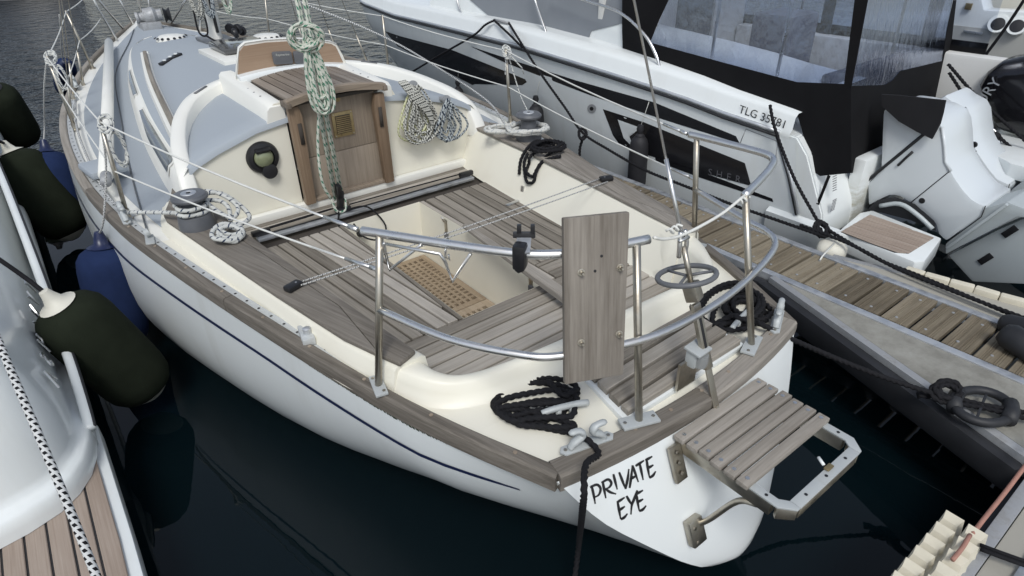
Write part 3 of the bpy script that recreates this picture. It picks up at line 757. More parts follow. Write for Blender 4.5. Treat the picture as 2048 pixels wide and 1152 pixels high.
# spray coaming: raised moulding that sweeps from the side over the roof to the hatch
ARC = [(-1.10, 2.93, 1.03), (-1.095, 2.99, 1.13), (-1.08, 3.07, 1.215), (-1.045, 3.24, 1.285), (-.985, 3.44, 1.335), (-.90, 3.65, 1.382), (-.77, 3.85, 1.428), (-.60, 3.98, 1.46), (-.45, 4.04, 1.48), (-.30, 4.08, 1.485)]
for s in (-1, 1):
    A = spline([(s*-x, y, z) for x, y, z in ARC], 5); rows = []
    for i, p in enumerate(A):
        d = (A[min(len(A)-1, i+1)]-A[max(0, i-1)]); d.normalize()
        n = Vector((s*-1.0, -.35, 0)) if i < 8 else Vector((-d.y*s*-1, d.x*s*-1, 0))
        n = Vector((d.y, -d.x, 0)); n.normalize()
        c = Vector((0, 3.25, 0))-Vector((p.x, p.y, 0))
        if n.dot(c) < 0: n = -n
        if i < 9: n = n.lerp(Vector((-s if s < 0 else -1, 0, 0)) if s > 0 else Vector((1, 0, 0)), .6).normalized()
        zb = zroof(p.x, max(3.04, p.y))-.06 if p.y > 3.5 else .97
        rows.append([Vector((p.x, p.y, 0))+n*a+Vector((0, 0, b)) for a, b in ((-.062, min(zb, p.z-.08)), (-.046, p.z-.014), (-.036, p.z-.003), (.0, p.z), (.040, p.z-.003), (.048, p.z-.014), (.062, min(zb, p.z-.08)))])
    arc = loft('spray_coaming', rows, IVORY, Y8, 60, False, True)
    tube('drain_slot', [Vector((s*.625, 3.965, 1.459)), Vector((s*.73, 3.885, 1.441))], .012, GREYP, arc, flat=.4)
# aft bulkhead of the cabin
YB = 3.03
top = [(-1.13, 1.02), (-1.12, 1.10), (-1.08, 1.175), (-1.02, 1.20)]+[(x, zroof(x, 3.05)-.03) for x in (-.86, -.7, -.52)]+[(-.50, 1.44), (-.46, 1.485), (-.40, 1.49)]
cut = [(-.40, .79), (.28, .79)]
rt = [(.28, 1.485), (.34, 1.48), (.40, 1.43), (.43, zroof(.43, 3.05)-.03)]+[(x, zroof(x, 3.05)-.03) for x in (.6, .8)]+[(1.02, 1.20), (1.08, 1.175), (1.12, 1.10), (1.13, 1.02)]
poly = [(-1.05, .60)]+top+cut+rt+[(1.05, .60)]
slab('bulkhead', [Vector((x, YB+(.0 if z < 1.15 else .0), z)) for x, z in poly], .05, CREAM, Y8, 0, (0, -1, 0))
# step along the foot of the bulkhead
bar('bulkhead_step', (-.93, 2.995, .765), (.96, 2.995, .765), .055, .06, IVORY, Y8, .012)
# sliding hatch runners (moulded ribs either side of the hatch)
for x in (-.455, .335):
    rows = []
    for y, h in ((3.02, 1.47), (3.06, 1.495), (3.3, 1.505), (3.7, 1.52), (4.0, 1.535)):
        w = .055; rows.append([Vector((x+a, y, b)) for a, b in ((-w-.02, 1.36), (-w, h-.02), (-w+.02, h), (w-.02, h), (w, h-.01), (w, 1.36))])
    run = loft('hatch_runner', rows, IVORY, Y8, 50, False, True)
    for k in range(3): lathe('screw', [(.0, 0), (.007, 0), (.007, .002), (0, .003)], GREYP, run, (x-.02, 3.22+.12*k, 1.503+.003*k), seg=8)
# sliding hatch: each slat of the teak lid
lid = prism('sliding_hatch', [(-.385, 2.95), (.268, 2.95), (.268, 3.74), (-.385, 3.74)], 1.47, 1.492, SLABW, Y8)
camb = lambda x, y: 1.512+.036*(1-((x+.06)/.33)**2)
n = 11; w0 = .655/n
for i in range(n):
    x0 = -.385+i*w0; x1 = x0+w0-.006
    ang = math.atan2(camb(x1, 0)-camb(x0, 0), x1-x0)
    xm = (x0+x1)/2
    bm = bmesh.new(); bm_box(bm, (.76, x1-x0, .02), bev=.002)
    mw = Matrix.Translation((xm, 3.36, camb(xm, 0)-.008)) @ Matrix.Rotation(-ang, 4, 'Y') @ Matrix.Rotation(math.pi/2, 4, 'Z')
    from_bm('slat', bm, TEAKH, lid, 0, mw)
rows = []
for i in range(13):
    x = lerp(-.415, .295, i/12); z = camb(x, 0)
    rows.append([Vector((x, y, z+b)) for y, b in ((2.91, -.036), (2.91, .004), (2.92, .010), (2.965, .010), (2.975, .006), (2.975, -.036))])
lip_ = regrain(loft('hatch_lip', rows, TEAKB, lid, 40, True, True), (1, 0, 0))
for x in (-.405, .285): bar('lip_end', (x, 2.90, 1.487), (x, 3.02, 1.487), .03, .035, TEAKH, lid)
# hatch garage with teak-faced instrument panel
GA = [(-.47, 1.52), (-.40, 1.725), (-.33, 1.752)]
def gar(y, sc, dz):
    pts = [(-.47, 1.505), (-.44, 1.60), (-.395, 1.725), (-.345, 1.755), (-.2, 1.757), (-.03, 1.745), (.15, 1.72), (.29, 1.685), (.335, 1.66), (.37, 1.58), (.40, 1.475)]
    return [Vector((-.035+(x+.035)*sc, y, z+dz)) for x, z in pts]
rows = [gar(3.735, 1.0, 0), gar(3.75, 1.0, .006), gar(3.78, .985, .004), gar(3.86, .94, -.025), gar(4.0, .87, -.09), gar(4.15, .8, -.17), gar(4.3, .75, -.30)]
gg = loft('hatch_garage', rows, IVORY, Y8, 60, False, False)
pan = [(-.445, 1.548), (-.40, 1.70), (-.36, 1.735), (-.2, 1.739), (-.03, 1.727), (.15, 1.703), (.29, 1.668), (.322, 1.645), (.365, 1.515), (-.04, 1.56)]
slab('garage_face', [p+Vector((0, .002, 0)) for p in gar(3.74, 1.0, 0)]+[Vector((.2, 3.742, 1.51)), Vector((-.04, 3.742, 1.525)), Vector((-.25, 3.742, 1.53))], .02, IVORY, gg, 0, (0, -1, 0))
panel = regrain(slab('instrument_panel', [Vector((x, 3.728, z)) for x, z in pan], .012, PLYT, Y8, 0, (0, -1, 0)), (1, 0, 0))
band = []
for i in range(13):
    x = lerp(-.455, .385, i/12); z = lerp(1.525, 1.487, i/12)+.035*(1-((x+.03)/.42)**2)
    band.append([Vector((x, y, z+b)) for y, b in ((3.66, -.03), (3.655, .0), (3.67, .022), (3.735, .028), (3.735, -.03))])
loft('garage_lip', band, WHITE, gg, 50, True, True)
for cx, cz in ((-.11, 1.625), (.045, 1.608)):
    ins = slab('instrument', [Vector((cx+a*.072, 3.724, cz+b*.045-a*.006)) for a, b in ((-1, -.8), (-.85, -1), (.85, -1), (1, -.8), (1, .8), (.85, 1), (-.85, 1), (-1, .8))], -.022, GREYP, Y8, .006, (0, -1, 0))
def text(name, s, size, mat, parent, mw, ext=.0, shear=0, space=1.0):
    q = text_joined(name, s, size, mat, parent, mw, ext, shear, space)
    bm = bmesh.new(); bm.from_mesh(q.data); seen = set(); parts = []
    for f in bm.faces:
        if f in seen: continue
        st = [f]; isl = []; seen.add(f)
        while st:
            g = st.pop(); isl.append(g)
            for e in g.edges:
                for h in e.link_faces:
                    if h not in seen: seen.add(h); st.append(h)
        parts.append([[tuple(v.co) for v in g.verts] for g in isl])
    bm.free(); bpy.data.objects.remove(q)
    for isl in parts:
        vs = []; fs = []; ix = {}
        for g in isl:
            t = []
            for c in g:
                k = tuple(round(a, 6) for a in c)
                if k not in ix: ix[k] = len(vs); vs.append(c)
                t.append(ix[k])
            if len(set(t)) > 2: fs.append(tuple(t))
        mk(name, vs, fs, mat, parent, 0, None, mw)
def text_joined(name, s, size, mat, parent, mw, ext=.0, shear=0, space=1.0):
    cu = bpy.data.curves.new(name, 'FONT'); cu.body = s; cu.size = size; cu.extrude = ext; cu.shear = shear; cu.space_character = space; cu.resolution_u = 3; cu.align_x = 'CENTER'; cu.align_y = 'CENTER'
    o = bpy.data.objects.new(name+'_tmp', cu); C.objects.link(o); bpy.context.view_layer.update()
    me = bpy.data.meshes.new_from_object(o.evaluated_get(bpy.context.evaluated_depsgraph_get())); bpy.data.objects.remove(o)
    me.materials.clear(); me.materials.append(mat); q = link(name, me, parent, mw); return q
def face_mw(o, right, up):
    r = Vector(right).normalized(); u = Vector(up); u = (u-r*u.dot(r)).normalized(); n = r.cross(u)
    m = Matrix((r, u, n)).transposed().to_4x4(); m.translation = Vector(o); return m
text_joined('maker_mark', 'Raymarine', .024, WHITE, Y8, face_mw((-.11, 3.698, 1.648), (1, 0, -.08), (0, 0, 1)))
# companionway: frame posts, two washboards, grille, knob
yb = YB-.006
def lean(x, z): return Vector((x, yb, z))
fl = regrain(slab('door_post', [Vector((-.405, 2.985, .79)), Vector((-.335, 2.985, .79)), Vector((-.318, 2.985, 1.40)), Vector((-.335, 2.985, 1.47)), Vector((-.405, 2.985, 1.47))], -.05+.0, TEAKF, Y8, .008, (0, -1, 0)), (0, 0, 1))
fr2 = regrain(slab('door_post', [Vector((.215, 2.985, .79)), Vector((.285, 2.985, .79)), Vector((.285, 2.985, 1.45)), Vector((.215, 2.985, 1.45)), Vector((.195, 2.985, 1.35))], -.05+.0, TEAKF, Y8, .008, (0, -1, 0)), (0, 0, 1))
for x, s in ((-.352, 1), (.235, -1)):
    tube('grab_slot', [(x, 2.928, 1.22), (x, 2.928, 1.36)], .014, SLABW, Y8, flat=.25)
for z0, z1 in ((.795, 1.09), (1.094, 1.50)):
    regrain(slab('washboard', [Vector((-.37, 3.012, z0)), Vector((.25, 3.012, z0)), Vector((.25, 3.012, z1)), Vector((-.37, 3.012, z1))], .02, TEAKB, Y8, .002, (0, -1, 0)), (0, 0, 1))
bar('door_sill', (-.40, 2.985, .802), (.28, 2.985, .802), .05, .025, TEAKB, Y8, .003)
gr = box('vent_grille', (-.02, 3.006, 1.275), (.155, .012, .17), BRASS, Y8, bev=.003)
box('grille_opening', (-.02, 2.9995, 1.275), (.11, .004, .125), SLABW, gr, bev=.0)
for k in range(9): box('louvre', (-.02, 2.996, 1.222+.0132*k), (.108, .010, .004), BRASS, gr, (.7, 0, 0), bev=.001)
for a in (-1, 1):
    for b in (-1, 1): lathe('screw', [(0, 0), (.005, 0), (.005, .002), (0, .003)], INOXD, gr, (-.02+a*.066, 2.9995, 1.275+b*.075), (0, -1, 0), 8)
lathe('lock', [(0, 0), (.018, 0), (.016, .006), (0, .007)], BRASS, Y8, (-.03, 3.010, 1.445), (0, -1, 0), 16)
# bulkhead compass
cmp_ = lathe('compass', [(.0, -.01), (.105, -.01), (.108, .012), (.098, .030), (.072, .038), (.066, .028), (.0, .028)], BLACKP, Y8, (-.605, YB, 1.165), (0, -1, 0), 32)
CG = plain('compass_glass', (.20, .22, .13), .12, 0, .7, .25, 12)
lathe('compass_dome', [(.066, .0), (.060, .022), (.045, .036), (.02, .045), (0, .047)], CG, cmp_, (-.605, YB-.022, 1.168), (0, -1, 0), 24, 180)
lathe('compass_visor', [(0, .0), (.05, 0), (.05, .05), (.03, .055), (0, .055)], BLACKP, cmp_, (-.588, YB, 1.075), (0, -1, 0), 20)
box('compass_visor', (-.605, YB-.045, 1.225), (.10, .05, .02), BLACKP, cmp_, (.3, 0, 0), .008)
# smoked deck hatch, prisms, vents, mast
hb_ = slab('deck_hatch_base', [Vector((a, b, zroof(a, b)+.035)) for a, b in ((-.26, 4.75), (.30, 4.75), (.30, 5.55), (-.26, 5.55))], .07, IVORY, Y8, .01)
slab('deck_hatch', [Vector((a, b, 1.515)) for a, b in ((-.17, 5.0), (.26, 5.0), (.26, 5.5), (-.17, 5.5))], .05, SMOKE, Y8, .012)
for (a, b) in (((-.60), 5.60),):
    pb = bar('deck_organiser', (a, b, zroof(a, b)+.014), (a+.21, b+.10, zroof(a+.21, b+.1)+.014), .06, .02, BLACKP, Y8)
    for k in range(3): lathe('sheave', [(0, 0), (.018, 0), (.018, .008), (0, .01)], WHITE, pb, (a+.045+.06*k, b+.02+.03*k, zroof(a+.045+.06*k, b+.03*k)+.023), seg=12)
for vx, vy in ((-.13, 7.25), (.62, 6.25)):
    zv = zroof(vx, vy) if abs(vx) < .5 else 1.35
    v_ = lathe('deck_vent', [(.0, 0), (.20, 0), (.195, .02), (.15, .05), (.0, .06)], IVORY, Y8, (vx, vy, zv-.01), seg=24, sx=.8)
    for k in range(9):
        a = math.pi+k*math.pi/8; lathe('vent_hole', [(0, 0), (.017, 0), (.015, .006), (0, .008)], BLACKP, v_, (vx+.172*.95*math.cos(a), vy+.172*math.sin(a), zv+.028), (math.cos(a)*.6, math.sin(a)*.6, 1), 10)
mp_ = [Vector((.075, 6.15, 1.40)), Vector((.055, 6.15, 6.0))]
mast = lathe('mast', [(.0, 0), (.085, 0), (.085, 6.5), (0, 6.5)], IVORY, Y8, (.08, 6.15, 1.40), (0, 0, 1), 24, 60, .72)
slab('mast_step', [Vector((a, b, 1.435)) for a, b in ((-.07, 5.95), (.22, 5.95), (.22, 6.38), (-.07, 6.38))], .03, GREYP, mast, .008)
bar('mast_track', (.08, 6.05, 1.5), (.08, 6.05, 7), .025, .025, BLACKP, mast, 0)
for i, (dx, z) in enumerate(((-.08, 1.85), (.09, 1.75), (.09, 2.05))): lathe('mast_winch', [(0, 0), (.045, 0), (.03, .03), (.03, .06), (.045, .08), (0, .085)], INOXD, mast, (.08+dx, 6.12, z), (dx, -.02, 0), 16)
# windlass on the foredeck
wl = lathe('windlass', [(.0, -.12), (.07, -.12), (.07, -.09), (.05, -.07), (.06, -.02), (.10, -.02), (.11, .10), (.07, .14), (.075, .2), (.0, .21)], GALV, Y8, (-.02, 9.02, 1.36), (1, -.15, .05), 20)
prism('windlass_base', [(-.12, 8.85), (.12, 8.85), (.12, 9.2), (-.12, 9.2)], 1.17, 1.30, GALV, wl, .02)
lathe('gypsy', [(0, 0), (.1, 0), (.06, .04), (.1, .08), (0, .08)], BLACKR, wl, (.20, 8.98, 1.36), (1, -.15, 0), 16)
# forestay furling drum, pulpit
tube('forestay', [(.02, 9.5, 1.3), (.0, 6.6, 9)], .012, INOX, Y8)
tube('furling_tube', [(.02, 9.45, 1.45), (.0, 7.8, 5.6)], .03, IVORY, Y8)
for pts in ([(-.50, 8.55, 1.18), (-.62, 8.5, 1.78), (-.3, 9.6, 1.86), (.0, 9.95, 1.88), (.3, 9.6, 1.86), (.62, 8.5, 1.78), (.50, 8.55, 1.18)], [(-.62, 8.5, 1.78), (-.30, 9.2, 1.22)], [(.62, 8.5, 1.78), (.30, 9.2, 1.22)], [(-.24, 9.68, 1.86), (-.12, 9.5, 1.22)], [(.24, 9.68, 1.86), (.12, 9.5, 1.22)]):
    tube('pulpit_tube', pts, .0135, INOX, Y8, sm=5 if len(pts) > 2 else 0)
# ---- winches
def winch(x, y, name='winch'):
    o = (x, y, ZC+.022)
    w_ = lathe(name, [(.0, 0), (.098, 0), (.098, .012), (.092, .055), (.088, .075), (.062, .082), (.058, .14), (.072, .158), (.095, .165), (.098, .178), (.085, .192), (.04, .197), (.0, .197)], WINCHG, Y8, o, (0, 0, 1), 32, 40)
    lathe('winch_cap', [(.0, .0), (.042, 0), (.040, .004), (.02, .005), (.018, .002), (.0, .002)], ALU, w_, (x, y, ZC+.022+.196), seg=24)
    lathe('handle_socket', [(.0, .0), (.012, 0), (.011, .003), (0, .003)], BLACKP, w_, (x, y, ZC+.022+.199), seg=8)
    return w_
winch(-1.185, 2.50); winch(1.20, 2.46)
# ---- cleats, fairleads, bases
def cleat(c, ang, L=.19, parent=Y8, mat=CAST):
    R = Matrix.Translation(Vector(c)) @ Matrix.Rotation(ang, 4, 'Z')
    c_ = tube('cleat', [R @ Vector(p) for p in ((-L/2, 0, .045), (-L*.25, 0, .052), (L*.25, 0, .052), (L/2, 0, .045))], .013, mat, parent, sm=4)
    for s in (-1, 1): tube('cleat_foot', [R @ Vector((s*L*.16, 0, 0)), R @ Vector((s*L*.14, 0, .05))], .013, mat, c_)
    return c_
cleat((-.50, .17, .868), -.35); cleat((.52, .10, .872), .2)
def fairlead(c, ang, parent=Y8):
    R = Matrix.Translation(Vector(c)) @ Matrix.Rotation(ang, 4, 'Z')
    f_ = slab('fairlead', [R @ Vector(p) for p in ((-.095, -.022, .004), (.095, -.022, .004), (.11, 0, .004), (.095, .022, .004), (-.095, .022, .004), (-.11, 0, .004))], .008, CAST, parent, .002, (0, 0, 1))
    for s in (-1, 1):
        tube('horn', [R @ Vector(p) for p in ((s*.07, 0, .005), (s*.055, 0, .025), (s*.02, .0, .05), (s*.035, 0, .075), (s*.075, 0, .078))], .012, CAST, f_, sm=4, radii=[.016, .018, .017, .014, .008], flat=.7)
        lathe('screw', [(0, 0), (.007, 0), (.007, .002), (0, .003)], INOXD, f_, R @ Vector((s*.088, 0, .006)), seg=8)
fairlead((-.555, -.008, .900), -.25); fairlead((.66, .0, .90), .45)
for y, s in ((2.98, -1), (6.5, -1), (6.5, 1)): fairlead((s*(hb(y)-.05), y, zs(y)+.03), 1.55)
def sheet_car(y, s):
    x = s*(hb(y)-.066); c_ = box('sheet_car', (x, y, zs(y)+.035), (.055, .13, .04), ALUR, Y8, (0, 0, s*.2), .008)
    lathe('car_knob', [(0, 0), (.018, 0), (.018, .03), (.012, .034), (0, .034)], ALU, c_, (x, y-.02, zs(y)+.052), seg=14); return c_
sheet_car(1.22, -1); sheet_car(1.24, 1)
bp = box('turning_block_base', (-1.43, 2.60, zs(2.6)+.03), (.045, .13, .012), CAST, Y8, (0, .2, -.15)); lathe('turning_block', [(0, -.012), (.024, -.012), (.022, .012), (0, .012)], CAST, bp, (-1.43, 2.62, zs(2.6)+.065), (1, 0, .3), 16)
# stern light
lb = prism('stern_light_bracket', [(-.055, .0), (.055, .0), (.055, .012), (-.055, .012)], .90, 1.03, INOXD, Y8, 0, Matrix.Translation((-.03, -.03, 0)))
LENS = plain('lamp_lens', (.25, .26, .26), .08, 0, .8, .2)
box('stern_light', (-.012, -.038, 1.045), (.072, .05, .075), CAST, Y8, (0, 0, .05), .014)
lathe('stern_lens', [(0, -.026), (.028, -.026), (.030, 0), (.028, .026), (0, .026)], LENS, Y8, (-.008, -.062, 1.042), (0, 0, 1), 20, 50)
box('stern_light_hood', (-.012, -.045, 1.088), (.085, .075, .012), CAST, Y8, (.12, 0, .05), .005)
# slatted lazarette hatch on the aft deck
laz = slab('lazarette_hatch', [Vector((a, b, .895)) for a, b in ((-.36, -.01), (.40, -.01), (.42, .30), (-.30, .30))], .03, WHITE, Y8, .006, (0, 0, 1))
planks(laz, [(-.335, .0), (.375, .0), (.395, .29), (-.285, .29)], .03, .062, .016, lambda x, y: .925, .028, TEAK, 'slat')
# ---- pushpit
R1 = .0145
pf, sf_ = PZ(757, 772, .932), PZ(1388, 488, .932); pa, sa = PZ(1278, 842, .905), PZ(1503, 690, .905)
pft, sft = Vector((-.900, .735, 1.57)), Vector((.845, .706, 1.56)); pat, sat = Vector((-.275, .085, 1.575)), Vector((.395, .118, 1.56))
for a, b in ((pf, pft), (sf_, sft), (pa, pat), (sa, sat)):
    p_t = tube('pushpit_post', [a, b], R1, INOXD, Y8, seg=12)
    d = a.normalized(); ang = math.atan2(-a.x*.35, 1) if abs(a.x) > .6 else .4*(-1 if a.x > 0 else 1)
    bx = box('post_base', (a.x, a.y, a.z+.002), (.05, .13, .012) if abs(a.x) > .6 else (.15, .06, .012), CAST, p_t, (0, 0, (-.25 if a.x > 0 else .25)*(-1 if abs(a.x) > .6 else -1.4)), .003)
    for k in (-1, 1):
        off = Vector((0, k*.048, .009)) if abs(a.x) > .6 else Vector((k*.055, -k*.02*(1 if a.x < 0 else -1), .009))
        lathe('screw', [(0, 0), (.007, 0), (.007, .002), (0, .003)], INOXD, p_t, a+off, seg=8)
tube('pushpit_rail', [(-.935, .80, 1.568), (-.908, .75, 1.57), (-.756, .498, 1.572), (-.622, .292, 1.575), (-.508, .190, 1.577), (-.37, .125, 1.58), (-.222, .078, 1.58)], .0165, INOX, Y8, sm=6, seg=12)
tube('pushpit_rail', [(.835, .745, 1.56), (.848, .66, 1.56), (.868, .42, 1.56), (.862, .32, 1.56), (.815, .262, 1.56), (.72, .218, 1.56), (.56, .166, 1.56), (.385, .115, 1.56)], .0165, INOX, Y8, sm=6, seg=12)
tube('pushpit_rail', [pf.lerp(pft, .53), (-.835, .425, 1.25), (-.69, .185, 1.25), (-.584, .096, 1.25), (-.326, -.008, 1.25), (-.122, -.035, 1.25), (.13, -.03, 1.25), (.388, .01, 1.25), (.60, .065, 1.25), (.715, .125, 1.25), (.772, .214, 1.25), (.80, .34, 1.25), sf_.lerp(sft, .53)], .0145, INOX, Y8, sm=6, seg=12)
# teak board bolted outside the rails
BO, BN = Vector((-.52, .132, 1.57)), Vector((-.42, -.9, .27)).normalized()
bq = [PN(1127, 437, BO, BN), PN(1260, 424, BO, BN), PN(1247, 750, BO, BN), PN(1130, 770, BO, BN)]
brd = regrain(slab('outboard_pad', bq, .028, SLATG, Y8, .006, BN), (bq[0]-bq[3]))
for q in ((1162, 545), (1240, 535), (1162, 685), (1238, 668)):
    c_ = PN(*q, BO, BN); bt = lathe('bolt', [(0, 0), (.013, 0), (.013, .003), (.006, .004), (.006, .022), (.004, .026), (0, .026)], INOXD, brd, c_, BN, 12); lathe('nut', [(.0, .003), (.010, .003), (.010, .011), (0, .011)], INOXD, brd, c_, BN, 6, 20)
for q in ((1190, 542), (1203, 512)): lathe('hole', [(0, 0), (.005, 0), (.005, .001), (0, .0015)], BLACKP, brd, PN(*q, BO, BN), BN, 10)
# ring holder bent from thin rod under the port rail
rod = [PZ(768, 492, 1.545), PZ(885, 510, 1.545), PZ(892, 530, 1.50), PZ(905, 562, 1.42), PZ(942, 508, 1.56)]
tube('buoy_holder', [PZ(768, 486, 1.55), PZ(770, 500, 1.50), PZ(779, 540, 1.38), PZ(842, 490, 1.56)], .006, INOX, Y8)
tube('buoy_holder', [PZ(772, 488, 1.55), PZ(880, 508, 1.55), PZ(890, 522, 1.52), PZ(905, 563, 1.40), PZ(941, 508, 1.56)], .006, INOX, Y8)
tube('rail_hook', [PZ(891, 498, 1.56), PZ(891, 515, 1.51), PZ(899, 520, 1.49), PZ(897, 510, 1.52)], .004, INOX, Y8)
# clamp bracket on the rail
k0 = PZ(1040, 512, 1.575)
kb = box('rail_clamp', k0+Vector((0, 0, .0)), (.045, .05, .09), BLACKP, Y8, (0, 0, -.95), .012)
slab('clamp_plate', [PZ(1031, 505, 1.60), PZ(1060, 505, 1.60), PZ(1063, 470, 1.62), PZ(1034, 470, 1.62)], .006, ALU, kb)
slab('clamp_jaw', [PZ(1026, 462, 1.63), PZ(1071, 462, 1.63), PZ(1071, 474, 1.61), PZ(1026, 474, 1.61)], .02, BLACKP, kb, .004)
for q in (1038, 1065): slab('clamp_finger', [PZ(q-4, 447, 1.66), PZ(q+5, 447, 1.66), PZ(q+5, 464, 1.63), PZ(q-4, 464, 1.63)], .02, BLACKP, kb, .003)
slab('clamp_lever', [PZ(1032, 500, 1.60), PZ(1048, 500, 1.60), PZ(1050, 537, 1.53), PZ(1038, 542, 1.52), PZ(1030, 535, 1.53)], .02, BLACKP, kb, .005)
# ---- stanchions and guardrails
ST = {-1: [], 1: []}
for (y, xb, zb, xt, zt) in ((3.02, 1.463, .985, 1.43, 1.576), (5.10, 1.452, 1.04, 1.455, 1.62), (7.28, .98, 1.11, 1.04, 1.70)):
    for s in (-1, 1):
        a, b = Vector((s*xb, y, zb)), Vector((s*xt, y, zt))
        s_t = tube('stanchion', [a, b], .0125, INOXD, Y8, seg=10); lathe('stanchion_base', [(0, 0), (.032, 0), (.03, .008), (.019, .012), (.018, .06), (0, .06)], INOXD, s_t, a, b-a, 14)
        ST[s].append((a, b))
for s in (-1, 1):
    p0 = Vector((-.945, .82, 1.568)) if s < 0 else Vector((.835, .76, 1.56)); p1 = pf.lerp(pft, .78) if s < 0 else sf_.lerp(sft, .62)
    tops = [p0]+[b+Vector((0, 0, -.01)) for a, b in ST[s]]+[Vector((s*.62, 8.5, 1.76))]
    lows = [p1]+[a.lerp(b, .5) for a, b in ST[s]]+[Vector((s*.60, 8.52, 1.45))]
    for L in (tops, lows):
        pts = []
        for a, b in zip(L[:-1], L[1:]): pts += [a.lerp(b, t/6)-Vector((0, 0, .02*math.sin(math.pi*t/6))) for t in range(6)]
        pts.append(L[-1])
        gw = tube('guardrail', pts, .0048, RLINE, Y8, seg=6)
        d = (pts[1]-pts[0]).normalized(); e = pts[0]
        tube('rigging_screw', [e, e+d*.05], .010, INOX, gw); tube('rigging_screw', [e+d*.05, e+d*.20], .0075, INOX, gw, seg=6); tube('rigging_screw', [e+d*.2, e+d*.42], .0045, INOX, gw)
# ---- shrouds, chainplates, backstay with its tension wheel
for s in (-1, 1):
    for (x, y, tx, ty, tz) in ((1.17, 6.62, .5, 6.2, 5.6), (1.33, 6.05, .2, 6.15, 6.2), (1.42, 5.50, .25, 6.1, 5.8)):
        a = Vector((s*x, y, 1.08)); b = Vector((s*tx, ty, tz)); d = (b-a).normalized()
        sh = tube('shroud', [a+d*.3, b], .004, INOXD, Y8, seg=6); tube('turnbuckle', [a, a+d*.32], .011, INOXD, sh, seg=8); box('chainplate', a, (.03, .05, .10), INOXD, sh)
bs0 = Vector((.012, -.165, .82)); bs1 = PX(1268, 0, .01); bd = (bs1-bs0).normalized()
def bsp(py): # point of the stay at a sight line
    return bs0+bd*max(0, ((PX(lerp(1430, 1268, (825-py)/825), py, .01)-bs0).dot(bd)))
bt = lambda t: bs0+bd*t
L_w = (bsp(478)-bs0).length
stay = tube('backstay', [bt(L_w), bs0+bd*9], .0045, INOX, Y8, seg=8)
tube('stay_terminal', [bt(L_w), bt(L_w+.30)], .008, INOX, stay, seg=8)
bar('stay_strap', bt(-.02), bt(.25), .034, .006, INOXD, stay, .001, (0, -1, .4)); bar('stay_strap', bt(.20), bt(.47), .040, .02, INOXD, stay, .004, (0, -1, .4))
bar('stay_slot', bt(.27), bt(.42), .014, .023, BLACKP, stay, .001, (0, -1, .4))
box('tension_gearbox', bt(.52), (.055, .055, .075), INOXD, stay, (-.39, 0, .3), .008)
tube('tension_screw', [bt(.54), bt(L_w-.03)], .011, INOXD, stay, seg=10)
wc = PX(1373, 551, .01); wn_ = bd.lerp(Vector((0, 0, 1)), .35).normalized(); wa, wb = frame(wn_)
wheel = tube('tension_wheel', [wc+(wa*math.cos(k*math.pi/16)+wb*math.sin(k*math.pi/16))*.108 for k in range(32)], .0105, GREYP, stay, True, 10)
for k in range(3): a = k*2.094+.4; tube('wheel_spoke', [wc, wc+(wa*math.cos(a)+wb*math.sin(a))*.104], .006, GREYP, stay)
tg = bt(L_w-.02)
for s in (-1, 1): tube('toggle', [tg+Vector((s*.016, 0, -.05)), tg+Vector((s*.02, 0, .0)), tg+Vector((s*.012, .01, .05))], .009, INOX, stay, sm=4)
tube('clevis_pin', [tg+Vector((-.028, 0, .02)), tg+Vector((.028, 0, .02))], .007, INOX, stay)
lathe('stay_bolt', [(0, 0), (.011, 0), (.011, .006), (0, .008)], INOXD, stay, bt(.03)+Vector((0, -.004, 0)), (0, -1, .4), 8)
# tiller control lines with their blocks
for k, (dy, dz) in enumerate(((.0, .0), (-.075, .0))):
    a = Vector((-1.00, 1.49+dy*.4, 1.058)); b = Vector((1.00, 1.50+dy*.9, 1.058))
    tube('control_line', [a.lerp(b, t/10)-Vector((0, 0, .012*math.sin(math.pi*t/10))) for t in range(11)], .0038, RTHIN, Y8, seg=6)
for s in (-1, 1):
    bl = box('control_block', (s*1.03, 1.475, ZC+.038), (.085, .05, .028), BLACKP, Y8, (0, 0, s*-.35), .010)
    lathe('block_screw', [(0, 0), (.005, 0), (.005, .002), (0, .003)], INOX, bl, (s*1.015, 1.475, ZC+.052), seg=8)
# ---- bathing platform on the transom
ZP = .80
plat = thing('boarding_platform', (.03, -.15, .5), 'folding boarding platform with grey teak slats bolted to the yacht stern', 'platform')
for x in (-.205, .265): bar('side_rail', (x, -.145, ZP), (x, -.55, ZP), .034, .055, INOXD, plat, .004)
for q in ([(-.222, -.43), (-.188, -.43), (-.188, -.555), (-.165, -.585), (-.165, -.622), (-.18, -.622), (-.222, -.572)], [(.248, -.43), (.282, -.43), (.282, -.572), (.24, -.622), (.225, -.622), (.225, -.585), (.248, -.555)], [(-.164, -.583), (.224, -.583), (.224, -.623), (-.164, -.623)]):
    prism('end_frame', q, ZP+.028, ZP+.036, CAST, plat, .0015)
bar('end_rail', (-.16, -.605, ZP), (.22, -.605, ZP), .03, .05, INOXD, plat, .004); bar('end_corner', (-.212, -.565, ZP), (-.165, -.612, ZP), .02, .05, INOXD, plat, .002); bar('end_corner', (.272, -.565, ZP), (.225, -.612, ZP), .02, .05, INOXD, plat, .002)
slat_me = None
